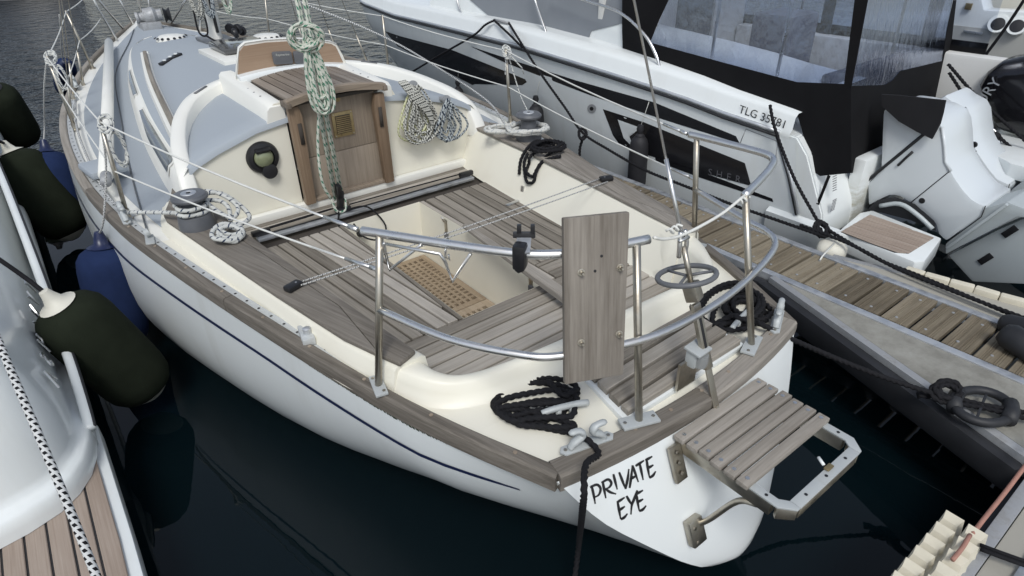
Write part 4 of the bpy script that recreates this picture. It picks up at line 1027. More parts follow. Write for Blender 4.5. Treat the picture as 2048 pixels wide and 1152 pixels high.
for k in range(6):
    y = -.172-.0545*k
    w = .040
    bm = bmesh.new(); bm_box(bm, (.535, .046, .022), bev=.005); zz = ZP+.042
    sl_ = from_bm('slat', bm, SLATG, plat, 40, Matrix.Translation((.032+random.uniform(-.006, .006), y, zz)) @ Matrix.Rotation(random.uniform(-.012, .012), 4, 'Z'))
    for x in (-.207, .270): lathe('slat_screw', [(0, 0), (.008, 0), (.008, .0015), (0, .002)], INOX, sl_, (x, y, zz+.0115), seg=10)
for x in (-.24, .30):
    box('hinge_plate', (x-.012 if x < 0 else x+.004, -.192, ZP-.05), (.06, .016, .15), INOXD, plat, (-.40, 0, .0), .003)
    for k in range(3): lathe('bolt', [(0, 0), (.009, 0), (.008, .006), (0, .007)], INOXD, plat, (x-.014 if x < 0 else x, -.184-.018*k, ZP-.0-.04*k), (0, -1, .35), 8)
h1 = transom_pt(.55, -.5)
sb = Vector((-.235, -.285, .468)); tube('strut', [sb, sb+Vector((.03, -.05, .06)), Vector((-.19, -.42, .70)), Vector((-.207, -.505, .775))], .012, INOXD, plat, sm=6, seg=10)
box('strut_foot', sb+Vector((-.005, -.025, 0)), (.075, .035, .11), INOXD, plat, (-.42, 0, 0), .006)
for k in (-1, 1): lathe('bolt', [(0, 0), (.008, 0), (.007, .005), (0, .006)], INOXD, plat, sb+Vector((-.02, -.042+.012*k, .03*k)), (0, -1, .35), 8)
for hx, hy in ((-.205, -.46), (-.205, -.52), (.265, -.46), (.265, -.52), (-.10, -.603), (.03, -.603), (.16, -.603)): lathe('frame_hole', [(0, 0), (.006, 0), (.006, .001), (0, .0012)], BLACKP, plat, (hx, hy, ZP+.0365), seg=10)
tube('latch_pin', [(.06, -.575, ZP+.045), (.075, -.545, ZP+.05)], .006, WHITE, plat); box('latch_rust', (.068, -.59, ZP+.042), (.04, .02, .006), BRASS, plat)
# ---- gear lying on the deck
sp_ = thing('spinnaker_pole', (-1.0, 7, 1.15), 'long pale spinnaker pole lashed along the port side deck', 'pole')
a, b = PZ(212, 350, 1.12), PZ(218, 85, 1.24)
tube('pole', [a, b], .045, IVORY, sp_, seg=20)
for e, d in ((a, -1), (b, 1)): tube('pole_end', [e, e+(b-a).normalized()*.14*d], .032, GALV, sp_, seg=14)
box('chock', PZ(205, 335, 1.08), (.22, .30, .05), GREYD, sp_, (0, 0, .15), .02)
# furling line running forward along the side deck
fl_ = [(298, 476), (285, 430), (268, 370), (252, 300), (243, 240), (232, 180), (231, 150), (240, 120), (258, 85), (268, 58)]
zz = [1.03, 1.01, 1.02, 1.03, 1.05, 1.08, 1.09, 1.12, 1.16, 1.2]
def ropething(name, label, pts, r, mat, sm=6, lay=0, group=None, cat='rope', seg=8, flat=1.0):
    o = tube(name, pts, r, mat, None, seg=seg, sm=sm, lay=lay, flat=flat); return tag(o, label, cat, group)
def onhull(x, y): return zdeck(x, y) if y > 2.6 else zs(y)
pts = []
for (px, py), z in zip(fl_, zz):
    p = PZ(px, py, z)
    for _ in range(3): p = PZ(px, py, max(zdeck(p.x, p.y)+.014, zroof(p.x, p.y)+.01 if 3.05 < p.y < 8.3 and abs(p.x) < tab(CF, p.y) else 0))
    pts.append(p)
ropething('furling_line', 'thin dark grey furling line along the grey port side deck', pts, .005, plain('line_grey', (.10, .11, .12), .9), 5)
# ------------------------------------------------------------------ ropes
ZK = ZC+.022
# mainsheet falls and the hank hanging on them
top = PY(608, 0, 2.74)+Vector((0, .05, .35)); bot = Vector((-.245, 2.735, .86))
ms = thing('mainsheet', bot, 'green flecked mainsheet tackle rising from the traveller up out of view', 'rope')
for k in range(4):
    o = Vector(((k-1.5)*.022, (k % 2)*.02, 0)); tube('fall', [bot+o, bot.lerp(top, .5)+o*.8, top+o*1.2], .0092, RGREEN, ms)
tube('fall_tail', [bot+Vector((-.06, .0, .02)), bot+Vector((-.105, -.02, .16)), bot+Vector((-.09, -.02, .4)), PY(640, 190, 2.70)], .0092, RGREEN, ms, sm=6)
tube('fall_tail', [bot+Vector((-.06, 0, .02)), bot+Vector((-.04, -.02, -.07)), bot+Vector((.02, -.02, -.075)), bot+Vector((.04, 0, .0))], .0092, RGREEN, ms, sm=6)
mb_ = box('sheet_block', bot+Vector((.005, 0, .0)), (.04, .045, .12), BLACKP, ms, (0, .2, 0), .012); lathe('block_sheave', [(0, -.012), (.04, -.012), (.035, 0), (.04, .012), (0, .012)], INOXD, ms, bot+Vector((.02, 0, -.05)), (0, 1, 0), 16)
box('sheet_jammer', bot+Vector((-.005, -.02, .07)), (.03, .05, .09), BLACKP, ms, (.2, 0, 0), .006)
hk = PY(612, 85, 2.70); hb2 = PY(640, 222, 2.70)
pts = []
for i in range(13):
    w = random.uniform(.02, .075); off = random.uniform(-.02, .02); t0 = hk+Vector((random.uniform(-.02, .02), -.02-random.uniform(0, .05), random.uniform(-.02, .05))); b0 = hb2+Vector((off, -.02-random.uniform(0, .06), random.uniform(-.02, .10)))
    m1 = t0.lerp(b0, .55)+Vector((-w, 0, 0)); m2 = t0.lerp(b0, .55)+Vector((w, 0, 0))
    pts += [t0, m1, b0+Vector((-w*.7, 0, .02)), b0+Vector((w*.7, 0, .02)), m2]
hank = ropething('rope_hank', 'long hank of green flecked white rope hanging on the mainsheet', pts, .0092, RGREEN, 5)
hw = thing('rope_knot', hk, 'fat green flecked knot tied at the top of the hanging hank', 'rope')
tube('turns', coil(hk+Vector((-.02, -.03, .05)), (.085, -.02, .0), (-.01, -.015, .075), 6, .05, .25), .0092, RGREEN, hw, sm=4)
tube('turns', coil(hk+Vector((0, -.03, -.02)), (.05, 0, .01), (0, .05, .005), 4, .05, .15, (0, 0, 1)), .0092, RGREEN, hw, sm=4)
# two coils hung on the cabin bulkhead to starboard
def hang(label, cx, zt, zb, w, mat, n, name='hung_rope_coil', y=2.965, extra=None, r=.0082):
    t = thing(name, (cx, y, zb), label, 'rope', 'rope coils hung on the bulkhead')
    c = Vector((cx, y, (zt+zb)/2)); h = (zt-zb)/2
    def lay_(n_, m_, dy):
        for i in range(n_):
            w_ = w*random.uniform(.25, 1.0); o = random.uniform(-.3, .3)*w; lo = random.uniform(-.02, .09); tw = random.uniform(-.3, .3)*w
            P = [Vector((cx+tw*.25+random.uniform(-.025, .025), y+dy-random.uniform(0, .03), zt-random.uniform(0, .03))), Vector((cx+o-w_*.55, y+dy-random.uniform(0, .04), lerp(zt, zb, .45))), Vector((cx+o-w_*.8, y+dy-random.uniform(0, .03), zb+lo+.08)), Vector((cx+o, y+dy-random.uniform(0, .03), zb+lo)), Vector((cx+o+w_*.8, y+dy-random.uniform(0, .03), zb+lo+.08)), Vector((cx+o+w_*.55, y+dy-random.uniform(0, .04), lerp(zt, zb, .45)))]
            tube('loop', P, r, m_, t, True, 8, 5)
    lay_(n, mat, -.02)
    if extra:
        for m2, n2 in extra: lay_(n2, m2, .0)
    lathe('peg', [(0, 0), (.022, 0), (.022, .06), (.034, .065), (.034, .085), (0, .085)], GALV, t, (cx, y+.06, zt-.02), (0, -1, .1), 12); return t
hang('black and white flecked rope coil hung right beside the companionway', .53, 1.47, 1.05, .18, RBLKW, 10, extra=((RYEL, 4),))
for k in range(5): tube('coil_sling', [(.42+.012*k, 2.955, 1.50), (.49+.015*k, 2.91, 1.38+.006*k), (.59+.01*k, 2.90, 1.25), (.65, 2.92, 1.12+.01*k)], .009, RBLKW, bpy.data.objects['hung_rope_coil'], sm=4)
hang('navy and white rope coil hung nearest the starboard coaming', .80, 1.32, 1.0, .165, RNAVY, 8)
# loop of rope over the port side of the coachroof edge
# winch turns, tail knots and sheet lead to port
pw = Vector((-1.185, 2.50, ZK+.085))
sheet = thing('genoa_sheet', (-1.18, 2.5, ZK), 'white sheet with navy flecks wrapped round the port winch and knotted', 'rope')
lead = Vector((-1.46, 2.93, 1.055))
turn = [lead, lead.lerp(pw+Vector((-.06, .09, .0)), .6)-Vector((0, 0, .01))]
for k in range(30): a = 2.3-k*.42; turn.append(pw+Vector((math.cos(a)*(.074+.012*(k % 7 > 3)), math.sin(a)*(.074+.012*(k % 7 > 3)), -.012+k*.0022)))
turn += [pw+Vector((.12, .02, .03)), pw+Vector((.17, -.05, .0)), pw+Vector((.15, -.12, -.06))]
tube('turns', turn, .0125, RBLUE, sheet, sm=4)
tube('tail', [pw+Vector(v) for v in ((.05, .09, .05), (.12, .10, .06), (.19, .02, .03), (.22, -.06, -.02), (.16, -.10, -.05), (.08, -.02, .03), (.10, .06, .06), (.18, .06, .04), (.24, -.01, -.02), (.26, -.10, -.07), (.20, -.16, -.075), (.15, -.14, -.07))], .0125, RBLUE, sheet, sm=6)
kc = PZ(462, 470, ZK+.03)
tube('stopper_knot', coil(kc, (.06, .02, 0), (-.02, .05, .02), 3, .05, .3, (0, 0, 1), 10), .0125, RBLUE, sheet, sm=4)
tube('stopper_knot', [pw+Vector((.15, -.14, -.07)), kc+Vector((-.03, .05, .02)), kc, kc+Vector((.05, -.03, .01))], .0125, RBLUE, sheet, sm=5)
tube('rope_tail', [lead, Vector((-1.50, 3.3, 1.03)), Vector((-1.50, 3.9, 1.05)), Vector((-1.45, 4.9, 1.09)), Vector((-1.33, 5.9, 1.10))], .0085, RFLECK, sheet, sm=6)
sw = Vector((1.20, 2.46, ZK+.06))
ss = thing('winch_rope', (1.2, 2.46, ZK), 'thick white rope coil wrapped round the starboard winch', 'rope')
tube('coil', coil(sw+Vector((-.02, -.02, .0)), (.14, -.05, 0), (.03, .11, .0), 6, .06, .12, (0, 0, 1), 16), .0135, RWHITE, ss, sm=3)
tube('coil', coil(sw+Vector((-.12, .14, -.01)), (.12, -.06, 0), (.03, .07, .0), 3, .04, .2, (0, 0, 1), 14), .0135, RWHITE, ss, sm=3)
# black rope draped over the starboard coaming
bd_ = [(1125, 312), (1090, 325), (1075, 345), (1060, 330), (1062, 312), (1085, 298)]
bl_ = thing('draped_rope', (1.1, 2.2, ZK), 'black laid rope bundled over the starboard coaming beside the winch', 'rope')
c0 = PZ(1095, 300, ZK+.02)
tube('bundle', coil(c0, (.11, -.03, 0), (.03, .09, 0), 3, .05, .2, (0, 0, 1), 12), .0105, RBLACK, bl_, sm=4, lay=2.3)
CT = []
for o in bpy.data.objects:
    if o.name.startswith('coaming') and o.type == 'MESH':
        bm = bmesh.new(); bm.from_mesh(o.data); bm.transform(W[o.name]); bmesh.ops.triangulate(bm, faces=bm.faces); CT.append(BVHTree.FromBMesh(bm)); bm.free()
def onmould(px, py, off):
    d = sight(px, py).normalized(); hs_ = [h for h in (t_.ray_cast(CAM, d) for t_ in CT) if h[0] is not None]
    if not hs_: return PZ(px, py, ZK)
    h = min(hs_, key=lambda v: v[3]); n = h[1] if h[1].dot(d) < 0 else -h[1]
    return h[0]+n*off
for q in ([(1110, 290), (1075, 288), (1055, 300), (1046, 322), (1041, 350)], [(1122, 305), (1090, 296), (1066, 300), (1054, 322), (1052, 345), (1059, 366), (1070, 364), (1077, 345), (1088, 325), (1122, 318)], [(1100, 292), (1068, 310), (1060, 330), (1057, 345), (1068, 354), (1080, 338), (1100, 310), (1124, 300)]):
    tube('loop', [onmould(a, b, .014+.008*(i % 2)) for i, (a, b) in enumerate(q)], .0105, RBLACK, bl_, sm=5, lay=2.3)
# black mooring warps coiled on the quarters
def pcoil(t, px, n, r, z, jit, wob):
    c = PZ(px[0], px[1], z); a = PZ(px[2], px[3], z)-c; b = PZ(px[4], px[5], z)-c
    return tube('coil', coil(c, a, b, n, jit, wob, (0, 0, 1), 16), r, RBLACK, t, sm=3, lay=2.3)
lc = thing('mooring_warp', PZ(1075, 810, .88), 'long black laid mooring rope coiled round the port stern cleat', 'rope')
for k, P in enumerate(([(988, 808), (1010, 780), (1060, 762), (1110, 756), (1150, 768), (1155, 790), (1130, 800), (1080, 801), (1030, 812), (1000, 825)],
  [(990, 815), (1015, 797), (1065, 784), (1110, 780), (1145, 790), (1152, 806), (1125, 816), (1075, 820), (1030, 830), (1005, 831)],
  [(995, 820), (1030, 810), (1080, 806), (1125, 806), (1150, 817), (1140, 832), (1100, 836), (1060, 838), (1025, 840)],
  [(992, 800), (1040, 772), (1090, 766), (1135, 776), (1148, 798), (1120, 828), (1075, 847), (1035, 846), (1008, 832)],
  [(1005, 822), (1040, 820), (1085, 829), (1130, 842), (1150, 850), (1120, 856), (1070, 853), (1035, 848)])):
    tube('loop', [PZ(a_+random.uniform(-2, 2), b_+random.uniform(-2, 2), .886+.012*(k % 3)+random.uniform(0, .006)) for a_, b_ in P], .0112, RBLACK, lc, True, 8, 4, lay=2.3)
tube('tail', [PZ(1095, 762, .91), PZ(1125, 790, .905), PZ(1145, 785, .91), PZ(1154, 777, .90)], .0115, RBLACK, lc, sm=4, lay=2.3)
fb = Vector((-.562, -.008, .93))
tube('warp_lead', [PZ(1015, 828, .90), PZ(1050, 848, .885), PZ(1100, 858, .885), PZ(1155, 868, .895), fb+Vector((-.0, .02, .0)), fb+Vector((.0, -.065, -.02)), PY(1172, 930, -.13), PY(1167, 1000, -.20), PZ(1158, 1085, .34), PZ(1146, 1185, .1)], .0105, RBLACK, lc, sm=7, lay=2.3)
rc = thing('mooring_warp', PZ(1460, 625, .88), 'black laid mooring rope heaped on the starboard quarter', 'rope')
pcoil(rc, (1450, 612, 1398, 632, 1440, 578), 3, .0115, .885, .03, .12); pcoil(rc, (1478, 622, 1440, 640, 1462, 596), 4, .0115, .89, .05, .3); pcoil(rc, (1500, 625, 1532, 628, 1490, 605), 2, .0115, .885, .03, .2); tube('tail', [PZ(1400, 640, .885), PZ(1380, 612, .89), PZ(1362, 616, .89)], .0115, RBLACK, rc, sm=3, lay=2.3)
tube('warp_lead', [PZ(1500, 640, .90), PZ(1530, 652, .92), PZ(1560, 668, .86), PZ(1660, 712, .70), PZ(1760, 752, .60), PZ(1850, 782, .53), PZ(1905, 798, .50)], .0115, RBLACK, rc, sm=6, lay=2.3)
# lashing across the stern gate
lash = ropething('gate_lashing', 'white cord lashed across the gap in the stern rail', [Vector((-.20, .075, 1.58)), PY(1330, 478, .08), PY(1370, 468, .085), PY(1440, 430, .1), Vector((.385, .115, 1.56))], .006, RLINE, 5)
for (t0, n_) in ((Vector((-.12, .078, 1.575)), 9), (Vector((.34, .11, 1.545)), 9)):
    pts = [t0+Vector((i*.008, math.cos(i*1.9)*.011, math.sin(i*1.9)*.011)) for i in range(n_)]
    tube('whipping', pts, .0045, RLINE, lash, sm=3)
# rope bundles tied on the guard rails
for (px, py, lab) in ((213, 262, 'small blue grey rope bundle tied to the port guardrail near the winch'), (84, 116, 'rope lashing wound on the second port stanchion head')):
    s_ = 0 if px > 100 else 1; c = ST[-1][s_][1]
    t = thing('tied_rope', c, lab, 'rope')
    tube('turns', coil(c+Vector((.02, -.02, -.03)), (.035, 0, .01), (0, .03, .03), 5, .03, .2, (0, 0, 1), 10), .006, RBLUE, t, sm=3)
    tube('loops', coil(c+Vector((.04, -.05, -.16)), (.03, .0, 0), (0, 0, .09), 4, .02, .25, (0, -1, 0), 12), .005, RBLUE, t, sm=3)
c = ST[1][0][1]; t = thing('tied_rope', c, 'white cord knotted on the starboard stanchion beside the winch', 'rope')
tube('turns', coil(c+Vector((0, -.01, -.03)), (.03, 0, .01), (0, .03, .03), 5, .03, .2, (0, 0, 1), 10), .006, RBLUE, t, sm=3)
tube('fender_line', [c+Vector((.02, 0, -.04)), PZ(1040, 190, 1.2), PZ(1058, 228, 1.1)], .005, RBLUE, t)
tube('tail', [c+Vector((0, 0, -.04)), c+Vector((-.05, -.05, -.18))], .005, RBLUE, t); tube('tail', [c+Vector((.03, 0, -.04)), c+Vector((.12, -.05, -.15)), c+Vector((.14, -.05, -.2))], .005, RBLUE, t)
# halyards hanging at the mast
for (dx, mt, lab) in ((-.12, RBLKW, 'grey flecked halyard bunch hanging on the left of the mast'), (-.02, RNAVY, 'dark flecked halyard coil hanging in front of the mast'), (.16, RGREEN, 'green flecked halyard falls on the right of the mast')):
    t = thing('halyard', (.08+dx, 6.0, 1.6), lab, 'rope')
    tube('coil', coil((.06+dx, 6.0, 1.98), (.055, 0, 0), (0, 0, .30), 7, .04, .25, (0, -1, 0), 12), .008, mt, t, sm=3)
t = thing('shock_cord', (-.05, 6.05, 1.5), 'black cord loop hanging at the foot of the mast', 'cord'); tube('loop', [(-.10, 6.0, 1.8), (-.11, 6.0, 1.55), (-.06, 6.0, 1.49), (-.02, 6.0, 1.55), (-.02, 6.0, 1.8)], .009, RBLACK, t, sm=5); tube('loop', [(-.06, 5.98, 1.5), (.0, 5.9, 1.45), (.03, 5.85, 1.44)], .009, RBLACK, t, sm=3)
for k in range(5): lathe('halyard_block', [(0, -.02), (.045, -.018), (.05, 0), (.045, .018), (0, .02)], BLACKP, mast, (.22+.05*(k % 3), 5.95+.05*k, 1.49+.03*(k % 2)), (1, .3*k, .2), 14)
# ------------------------------------------------------------------ fenders
def fender(label, top, bot, r, mat, endmat, name='fender', cat='fender', group=None, capmat=None, line=None, lmat=None, lr=.006):
    top, bot = Vector(top), Vector(bot); ax = bot-top; L = ax.length
    t = thing(name, bot, label, cat, group)
    pr = [(.02, 0), (r*.55, L*.03), (r*.80, L*.07), (r*.95, L*.13), (r, L*.22), (r*1.01, L*.5), (r, L*.78), (r*.95, L*.87), (r*.80, L*.94), (r*.5, L*.985), (.02, L)]
    lathe('body', pr, mat, t, top, ax, 32, 180)
    e = ax.normalized()
    lathe('neck', [(0, -.08*1.0), (.024, -.075), (.034, -.04), (r*.26, -.0), (r*.50, L*.03), (0, L*.03)], endmat, t, top-e*.012, ax, 20, 60)
    lathe('eye', [(.012, -.01), (.022, -.01), (.022, .01), (.012, .01)], endmat, t, top-e*.07, (1, .3, 0), 14)
    lathe('bottom_cap', [(0, 0), (r*.62, -.0), (r*.40, .035), (.03, .06), (0, .06)], capmat or endmat, t, bot-e*.018, ax, 20, 60)
    if line: tube('fender_line', [top-e*.07]+[Vector(p) for p in line], lr, lmat or RBLUE, t, sm=5)
    return t
fender('blue fleece covered fender hanging below the port winch', PZ(203, 490, .78), (-1.73, 3.16, .08), .165, BLUEF, NAVY, group='blue yacht fenders', line=[PZ(207, 440, .98), PZ(212, 330, 1.3), ST[-1][0][1]+Vector((0, .0, -.02))], lmat=RTHIN)
fender('blue fender partly hidden behind the olive fenders', PZ(92, 300, .82), (-1.78, 5.3, .10), .165, BLUEF, NAVY, group='blue yacht fenders', line=[PZ(89, 250, 1.0), PZ(88, 180, 1.35), ST[-1][1][1]], lmat=RTHIN)
fender('farthest blue fender hanging at the port bow', PZ(130, 128, .95), PZ(130, 180, .4), .13, BLUEF, NAVY, group='blue yacht fenders', line=[PZ(124, 110, 1.1), (-1.06, 7.9, 1.6)], lmat=RTHIN)

ropething('jib_sheet', 'long white flecked sheet running forward outside the starboard stanchions', [Vector((1.14, 2.62, ZK+.03)), PZ(985, 212, 1.10), PZ(945, 180, 1.15), PZ(880, 138, 1.24), PZ(800, 90, 1.36), PZ(720, 52, 1.5), PZ(640, 20, 1.65), PZ(590, 0, 1.75)], .009, RFLECK, 4)
# ------------------------------------------------------------------ the boat to port
LB = thing('motor_yacht', (-2.6, 3, 0), 'white boat at the left edge with rounded quarter and teak stern platform', 'boat')
def q_outline(ins):
    """plan outline of the quarter at an inset from its foot"""
    o = [(-1.995-ins-.015*max(0, (y-3)/6), y) for y in (10, 8, 6, 4.5, 3.6, 2.9, 2.4, 2.1)]
    c = [(-2.00, 1.92), (-2.02, 1.78), (-2.06, 1.66), (-2.12, 1.57), (-2.2, 1.505), (-2.32, 1.465), (-2.5, 1.44), (-2.8, 1.43), (-3.6, 1.42)]
    for x, y in c:
        k = min(1, max(0, (1.95-y)/.5)); o.append((x-ins*(1-k*.7), y+ins*k*1.05))
    return o
secs = [(.355, -.03), (.40, -.03), (.452, -.026), (.466, -.012), (.474, .012), (.49, .03), (.53, .037), (.66, .052), (.85, .10), (1.0, .16), (1.12, .24), (1.19, .34), (1.23, .5), (1.24, .9)]
rows = []
for z, ins in secs: rows.append([Vector((x, y, z+.07*max(0, y-2.3)/5*min(1, (z-.355)*3))) for x, y in q_outline(ins+.03)])
loft('quarter_moulding', rows, WHITE, LB, 70)
# hull side below and the rubbing strake
stk = spline([PZ(187, 872, .40), PZ(176, 830, .45), PZ(150, 745, .55), PZ(125, 675, .62), PZ(95, 590, .70), PZ(50, 470, .80), PZ(0, 345, .90), PZ(-60, 215, 1.0), PZ(-110, 120, 1.05)], 6)
loft('hull', [[p+Vector((-.02, 0, .05)), p+Vector((.0, 0, .03)), p+Vector((.005, 0, -.05)), p+Vector((-.05, 0, -.35)), p+Vector((-.12, 0, -1.0))] for p in stk], WHITE, LB)
tube('rubbing_strake', [p+Vector((.0, 0, .04)) for p in stk], .026, WHITE, LB, seg=10)
tube('strake_groove', [p+Vector((.022, 0, .052)) for p in stk], .008, BLACKR, LB, seg=6)
for k, p in enumerate(stk[1:13]):
    pass
# chrome lettering down the quarter
for i in range(7):
    y = 3.05-.17*i; x = -2.04-.012; z = .80
    t_ = text('letter', 'TVNIHSA'[i], .13, INOX, LB, face_mw((-2.052-.002*i, y, .70+.02*(y-2.3)), (0, -1, 0), (-.3, 0, 1)), .004)
# teak stern platform
pl = prism('stern_platform', [(-3.8, .30), (-2.0, .30), (-1.985, 1.2), (-1.985, 2.06), (-2.1, 2.06), (-3.8, 2.0)], .22, .335, WHITE, LB, .012)
planks(pl, [(-3.6, .36), (-2.055, .36), (-2.03, 1.2), (-2.03, 1.98), (-3.6, 1.98)], math.pi/2-.012, .071, .009, lambda x, y: .352, .012, PLATT)
prism('caulk_bed', [(-3.6, .37), (-2.06, .37), (-2.035, 1.2), (-2.035, 1.97), (-3.6, 1.97)], .336, .345, DARKV, pl)
sn = ropething('stern_line', 'thick white rope with black flecks crossing the left boat to its stern', [PZ(-30, 620, 1.25), PZ(30, 760, 1.12), PZ(90, 900, .98), PZ(150, 1045, .84), PZ(215, 1210, .7)], .0135, RFLECK, 5, seg=12)
t = fender('olive black fleece fender nearest the camera on the left boat', PZ(112, 606, .84), PZ(300, 782, .12), .19, GREENF, WHITEF, group='large dark fenders of the left boat', line=[PZ(50, 555, .98), PZ(0, 520, 1.08), PZ(-60, 480, 1.15)], lmat=RBLACK, lr=.012)
fender('olive black fleece fender with white end behind the nearest one', PZ(20, 302, .87), PZ(145, 470, .12), .205, GREENF, WHITEF, group='large dark fenders of the left boat', line=[PZ(-5, 280, 1.0), PZ(-50, 250, 1.15)], lmat=RBLACK, lr=.012)
fender('farthest dark fender at the left edge of the view', PZ(-20, 175, .95), PZ(50, 285, .25), .22, GREENF, DARKF, group='large dark fenders of the left boat')
# ------------------------------------------------------------------ finger pontoon
FP = thing('finger_pontoon', (2.03, 1, .2), 'timber finger pontoon with metal edges between the yacht and motor boat', 'pontoon')
ZD = .45
def plank_mesh(L, w, th):
    prof = [(-w/2, -th), (-w/2, -.003), (-w/2+.003, 0)]
    for g in (-.30, -.22, -.14, .14, .22, .30):
        x = g*w; prof += [(x-.004, 0), (x-.002, -.004), (x+.002, -.004), (x+.004, 0)]
    prof += [(w/2-.003, 0), (w/2, -.003), (w/2, -th)]
    n = len(prof); vs = [(-L/2, a, b) for a, b in prof]+[(L/2, a, b) for a, b in prof]
    fs = [(i, i+1, n+i+1, n+i) for i in range(n-1)]+[tuple(range(n))[::-1], tuple(range(n, 2*n)), (n-1, 0, n, 2*n-1)]
    me = bpy.data.meshes.new('plank'); me.from_pydata(vs, [], [f[::-1] for f in fs]); me.materials.append(DOCKW); return me
pm = plank_mesh(.42, .143, .035); scr = None
y = -.93; k = 0
scm = lathe('screw', [(0, 0), (.009, 0), (.008, .003), (0, .004)], GALV, None, seg=8); sc_me = scm.data; bpy.data.objects.remove(scm)
while y < 6.0:
    o = link('plank', pm, FP, Matrix.Translation((2.03, y+random.uniform(-.003, .003), ZD+random.uniform(-.002, .002))) @ Matrix.Rotation(random.uniform(-.006, .006), 4, 'Z'))
    for x in (1.885, 2.175): link('screw', sc_me, o, Matrix.Translation((x+random.uniform(-.01, .01), y+random.uniform(-.02, .02), ZD+.001)))
    y += .163
for x in (1.782, 2.278): bar('edge_beam', (x, -.99, ZD-.055), (x, 6.2, ZD-.055), .055, .115, ALU, FP, .004)
for x in (1.85, 2.21): bar('bearer', (x, -.95, ZD-.085), (x, 6.2, ZD-.085), .04, .08, ALU, FP, .002)
bar('rubber_strip', (1.715, .63, ZD-.10), (1.715, 6.0, ZD-.10), .075, .13, BLACKR, FP, .03)
A_, B_ = Vector((1.735, .60, ZD)), Vector((1.205, -1.0, ZD)); gd = (A_-B_).normalized(); gn = Vector((-gd.y, gd.x, 0))
prism('gusset_plate', [(1.752, .53), (1.752, -1.02), (1.24, -1.02)], ZD-.012, ZD-.006, TREAD, FP)
bar('gusset_edge', A_-Vector((0, 0, .045))+gd*.02, B_-Vector((0, 0, .045)), .05, .10, GALV, FP, .004)
bar('rubber_strip', A_-Vector((0, 0, .10))+gn*.058+gd*.05, B_-Vector((0, 0, .10))+gn*.058, .075, .15, BLACKR, FP, .03)
prism('gusset_plate', [(2.309, .50), (2.56, -.4), (2.60, -1.02), (2.309, -1.02)][::-1], ZD-.014, ZD-.006, CONC, FP)
bar('gusset_edge', (2.32, .52, ZD-.03), (2.585, -.4, ZD-.03), .04, .06, GALV, FP, .004)
# foam bumper along the far gusset
fb_ = thing('foam_bumper', (2.6, -.2, .4), 'ribbed cream foam bumper strip along the pontoon below the motor boat', 'bumper')
pts = [PZ(1812, 536, .47), PZ(1850, 548, .47), PZ(1900, 562, .47), PZ(1950, 575, .47), PZ(2000, 590, .47), PZ(2060, 606, .47)]
for a, b in zip(pts[:-1], pts[1:]): bar('foam_block', a.lerp(b, .01)-Vector((0, 0, .02)), a.lerp(b, .99)-Vector((0, 0, .02)), .06, .06, FOAM, fb_, .012)
bf = thing('ball_fender', PZ(1665, 508, .36), 'dirty white round fender lying beside the pontoon edge', 'fender')
c = PZ(1662, 502, .42); lathe('body', [(.01, -.10), (.05, -.092), (.075, -.06), (.085, 0), (.075, .06), (.05, .092), (.01, .10)], WHITEF, bf, c, (.5, -1, -.1), 24, 180)
tube('lanyard', [c+Vector((-.03, -.02, .08)), PZ(1645, 512, .47), PZ(1640, 520, .46)], .006, RLINE, bf)
# mooring snubber
sn_ = thing('mooring_snubber', PZ(1965, 812, .47), 'black rubber ring snubber with mooring ropes on the pontoon corner', 'snubber')
c = PZ(1965, 812, .49); ax = PZ(2032, 826, .49)-c; ay = PZ(1970, 782, .49)-c
tube('ring', [c+ax*math.cos(k*math.pi/16)*.88+ay*math.sin(k*math.pi/16) for k in range(32)], .022, BLACKR, sn_, True, 12)
for s in (-1, 1): tube('rope_bore', [c+ax*s*.80+ay*.55, c+ax*s*.88, c+ax*s*.80-ay*.55], .034, BLACKR, sn_, seg=12)
for o in (-.18, .14): tube('rope', [c-ax*1.5+ay*.1, c-ax*.95+ay*o, c+ay*o*.6, c+ax+ay*o, c+ax*1.8+ay*o], .011, RBLACK, sn_, sm=4, lay=2.3)
bar('snubber_bar', c-ax*.1-ay*.75, c+ax*.05+ay*.75, .012, .012, BLACKR, sn_)
kn = coil(PZ(1890, 792, .50), (.05, -.03, 0), (.02, .03, .02), 4, .05, .3, (0, 0, 1), 10); tube('knot', kn, .012, RBLACK, sn_, sm=4, lay=2.3)
tube('knot', [PZ(1905, 800, .50), PZ(1880, 790, .51), PZ(1860, 790, .49), PZ(1835, 790, .48)], .016, RBLACK, sn_, sm=4, lay=2.3)
# main walkway the finger joins
MW = thing('main_walkway', (1, -1.4, .2), 'pale grey main pontoon in the lower right corner', 'pontoon')
prism('deck', [(-6, -2.6), (8, -2.6), (8, -1.06), (-6, -1.06)], .30, .445, CONC, MW, .01)
bar('edge_beam', (-6, -1.045, .41), (8, -1.02, .41), .05, .09, GALV, MW, .004); bar('edge_channel', (-6, -1.20, .452), (8, -1.18, .452), .09, .018, ALU, MW, .003)
bar('fascia', (-6, -1.01, .22), (8, -.985, .22), .04, .28, BLACKR, MW, .01)
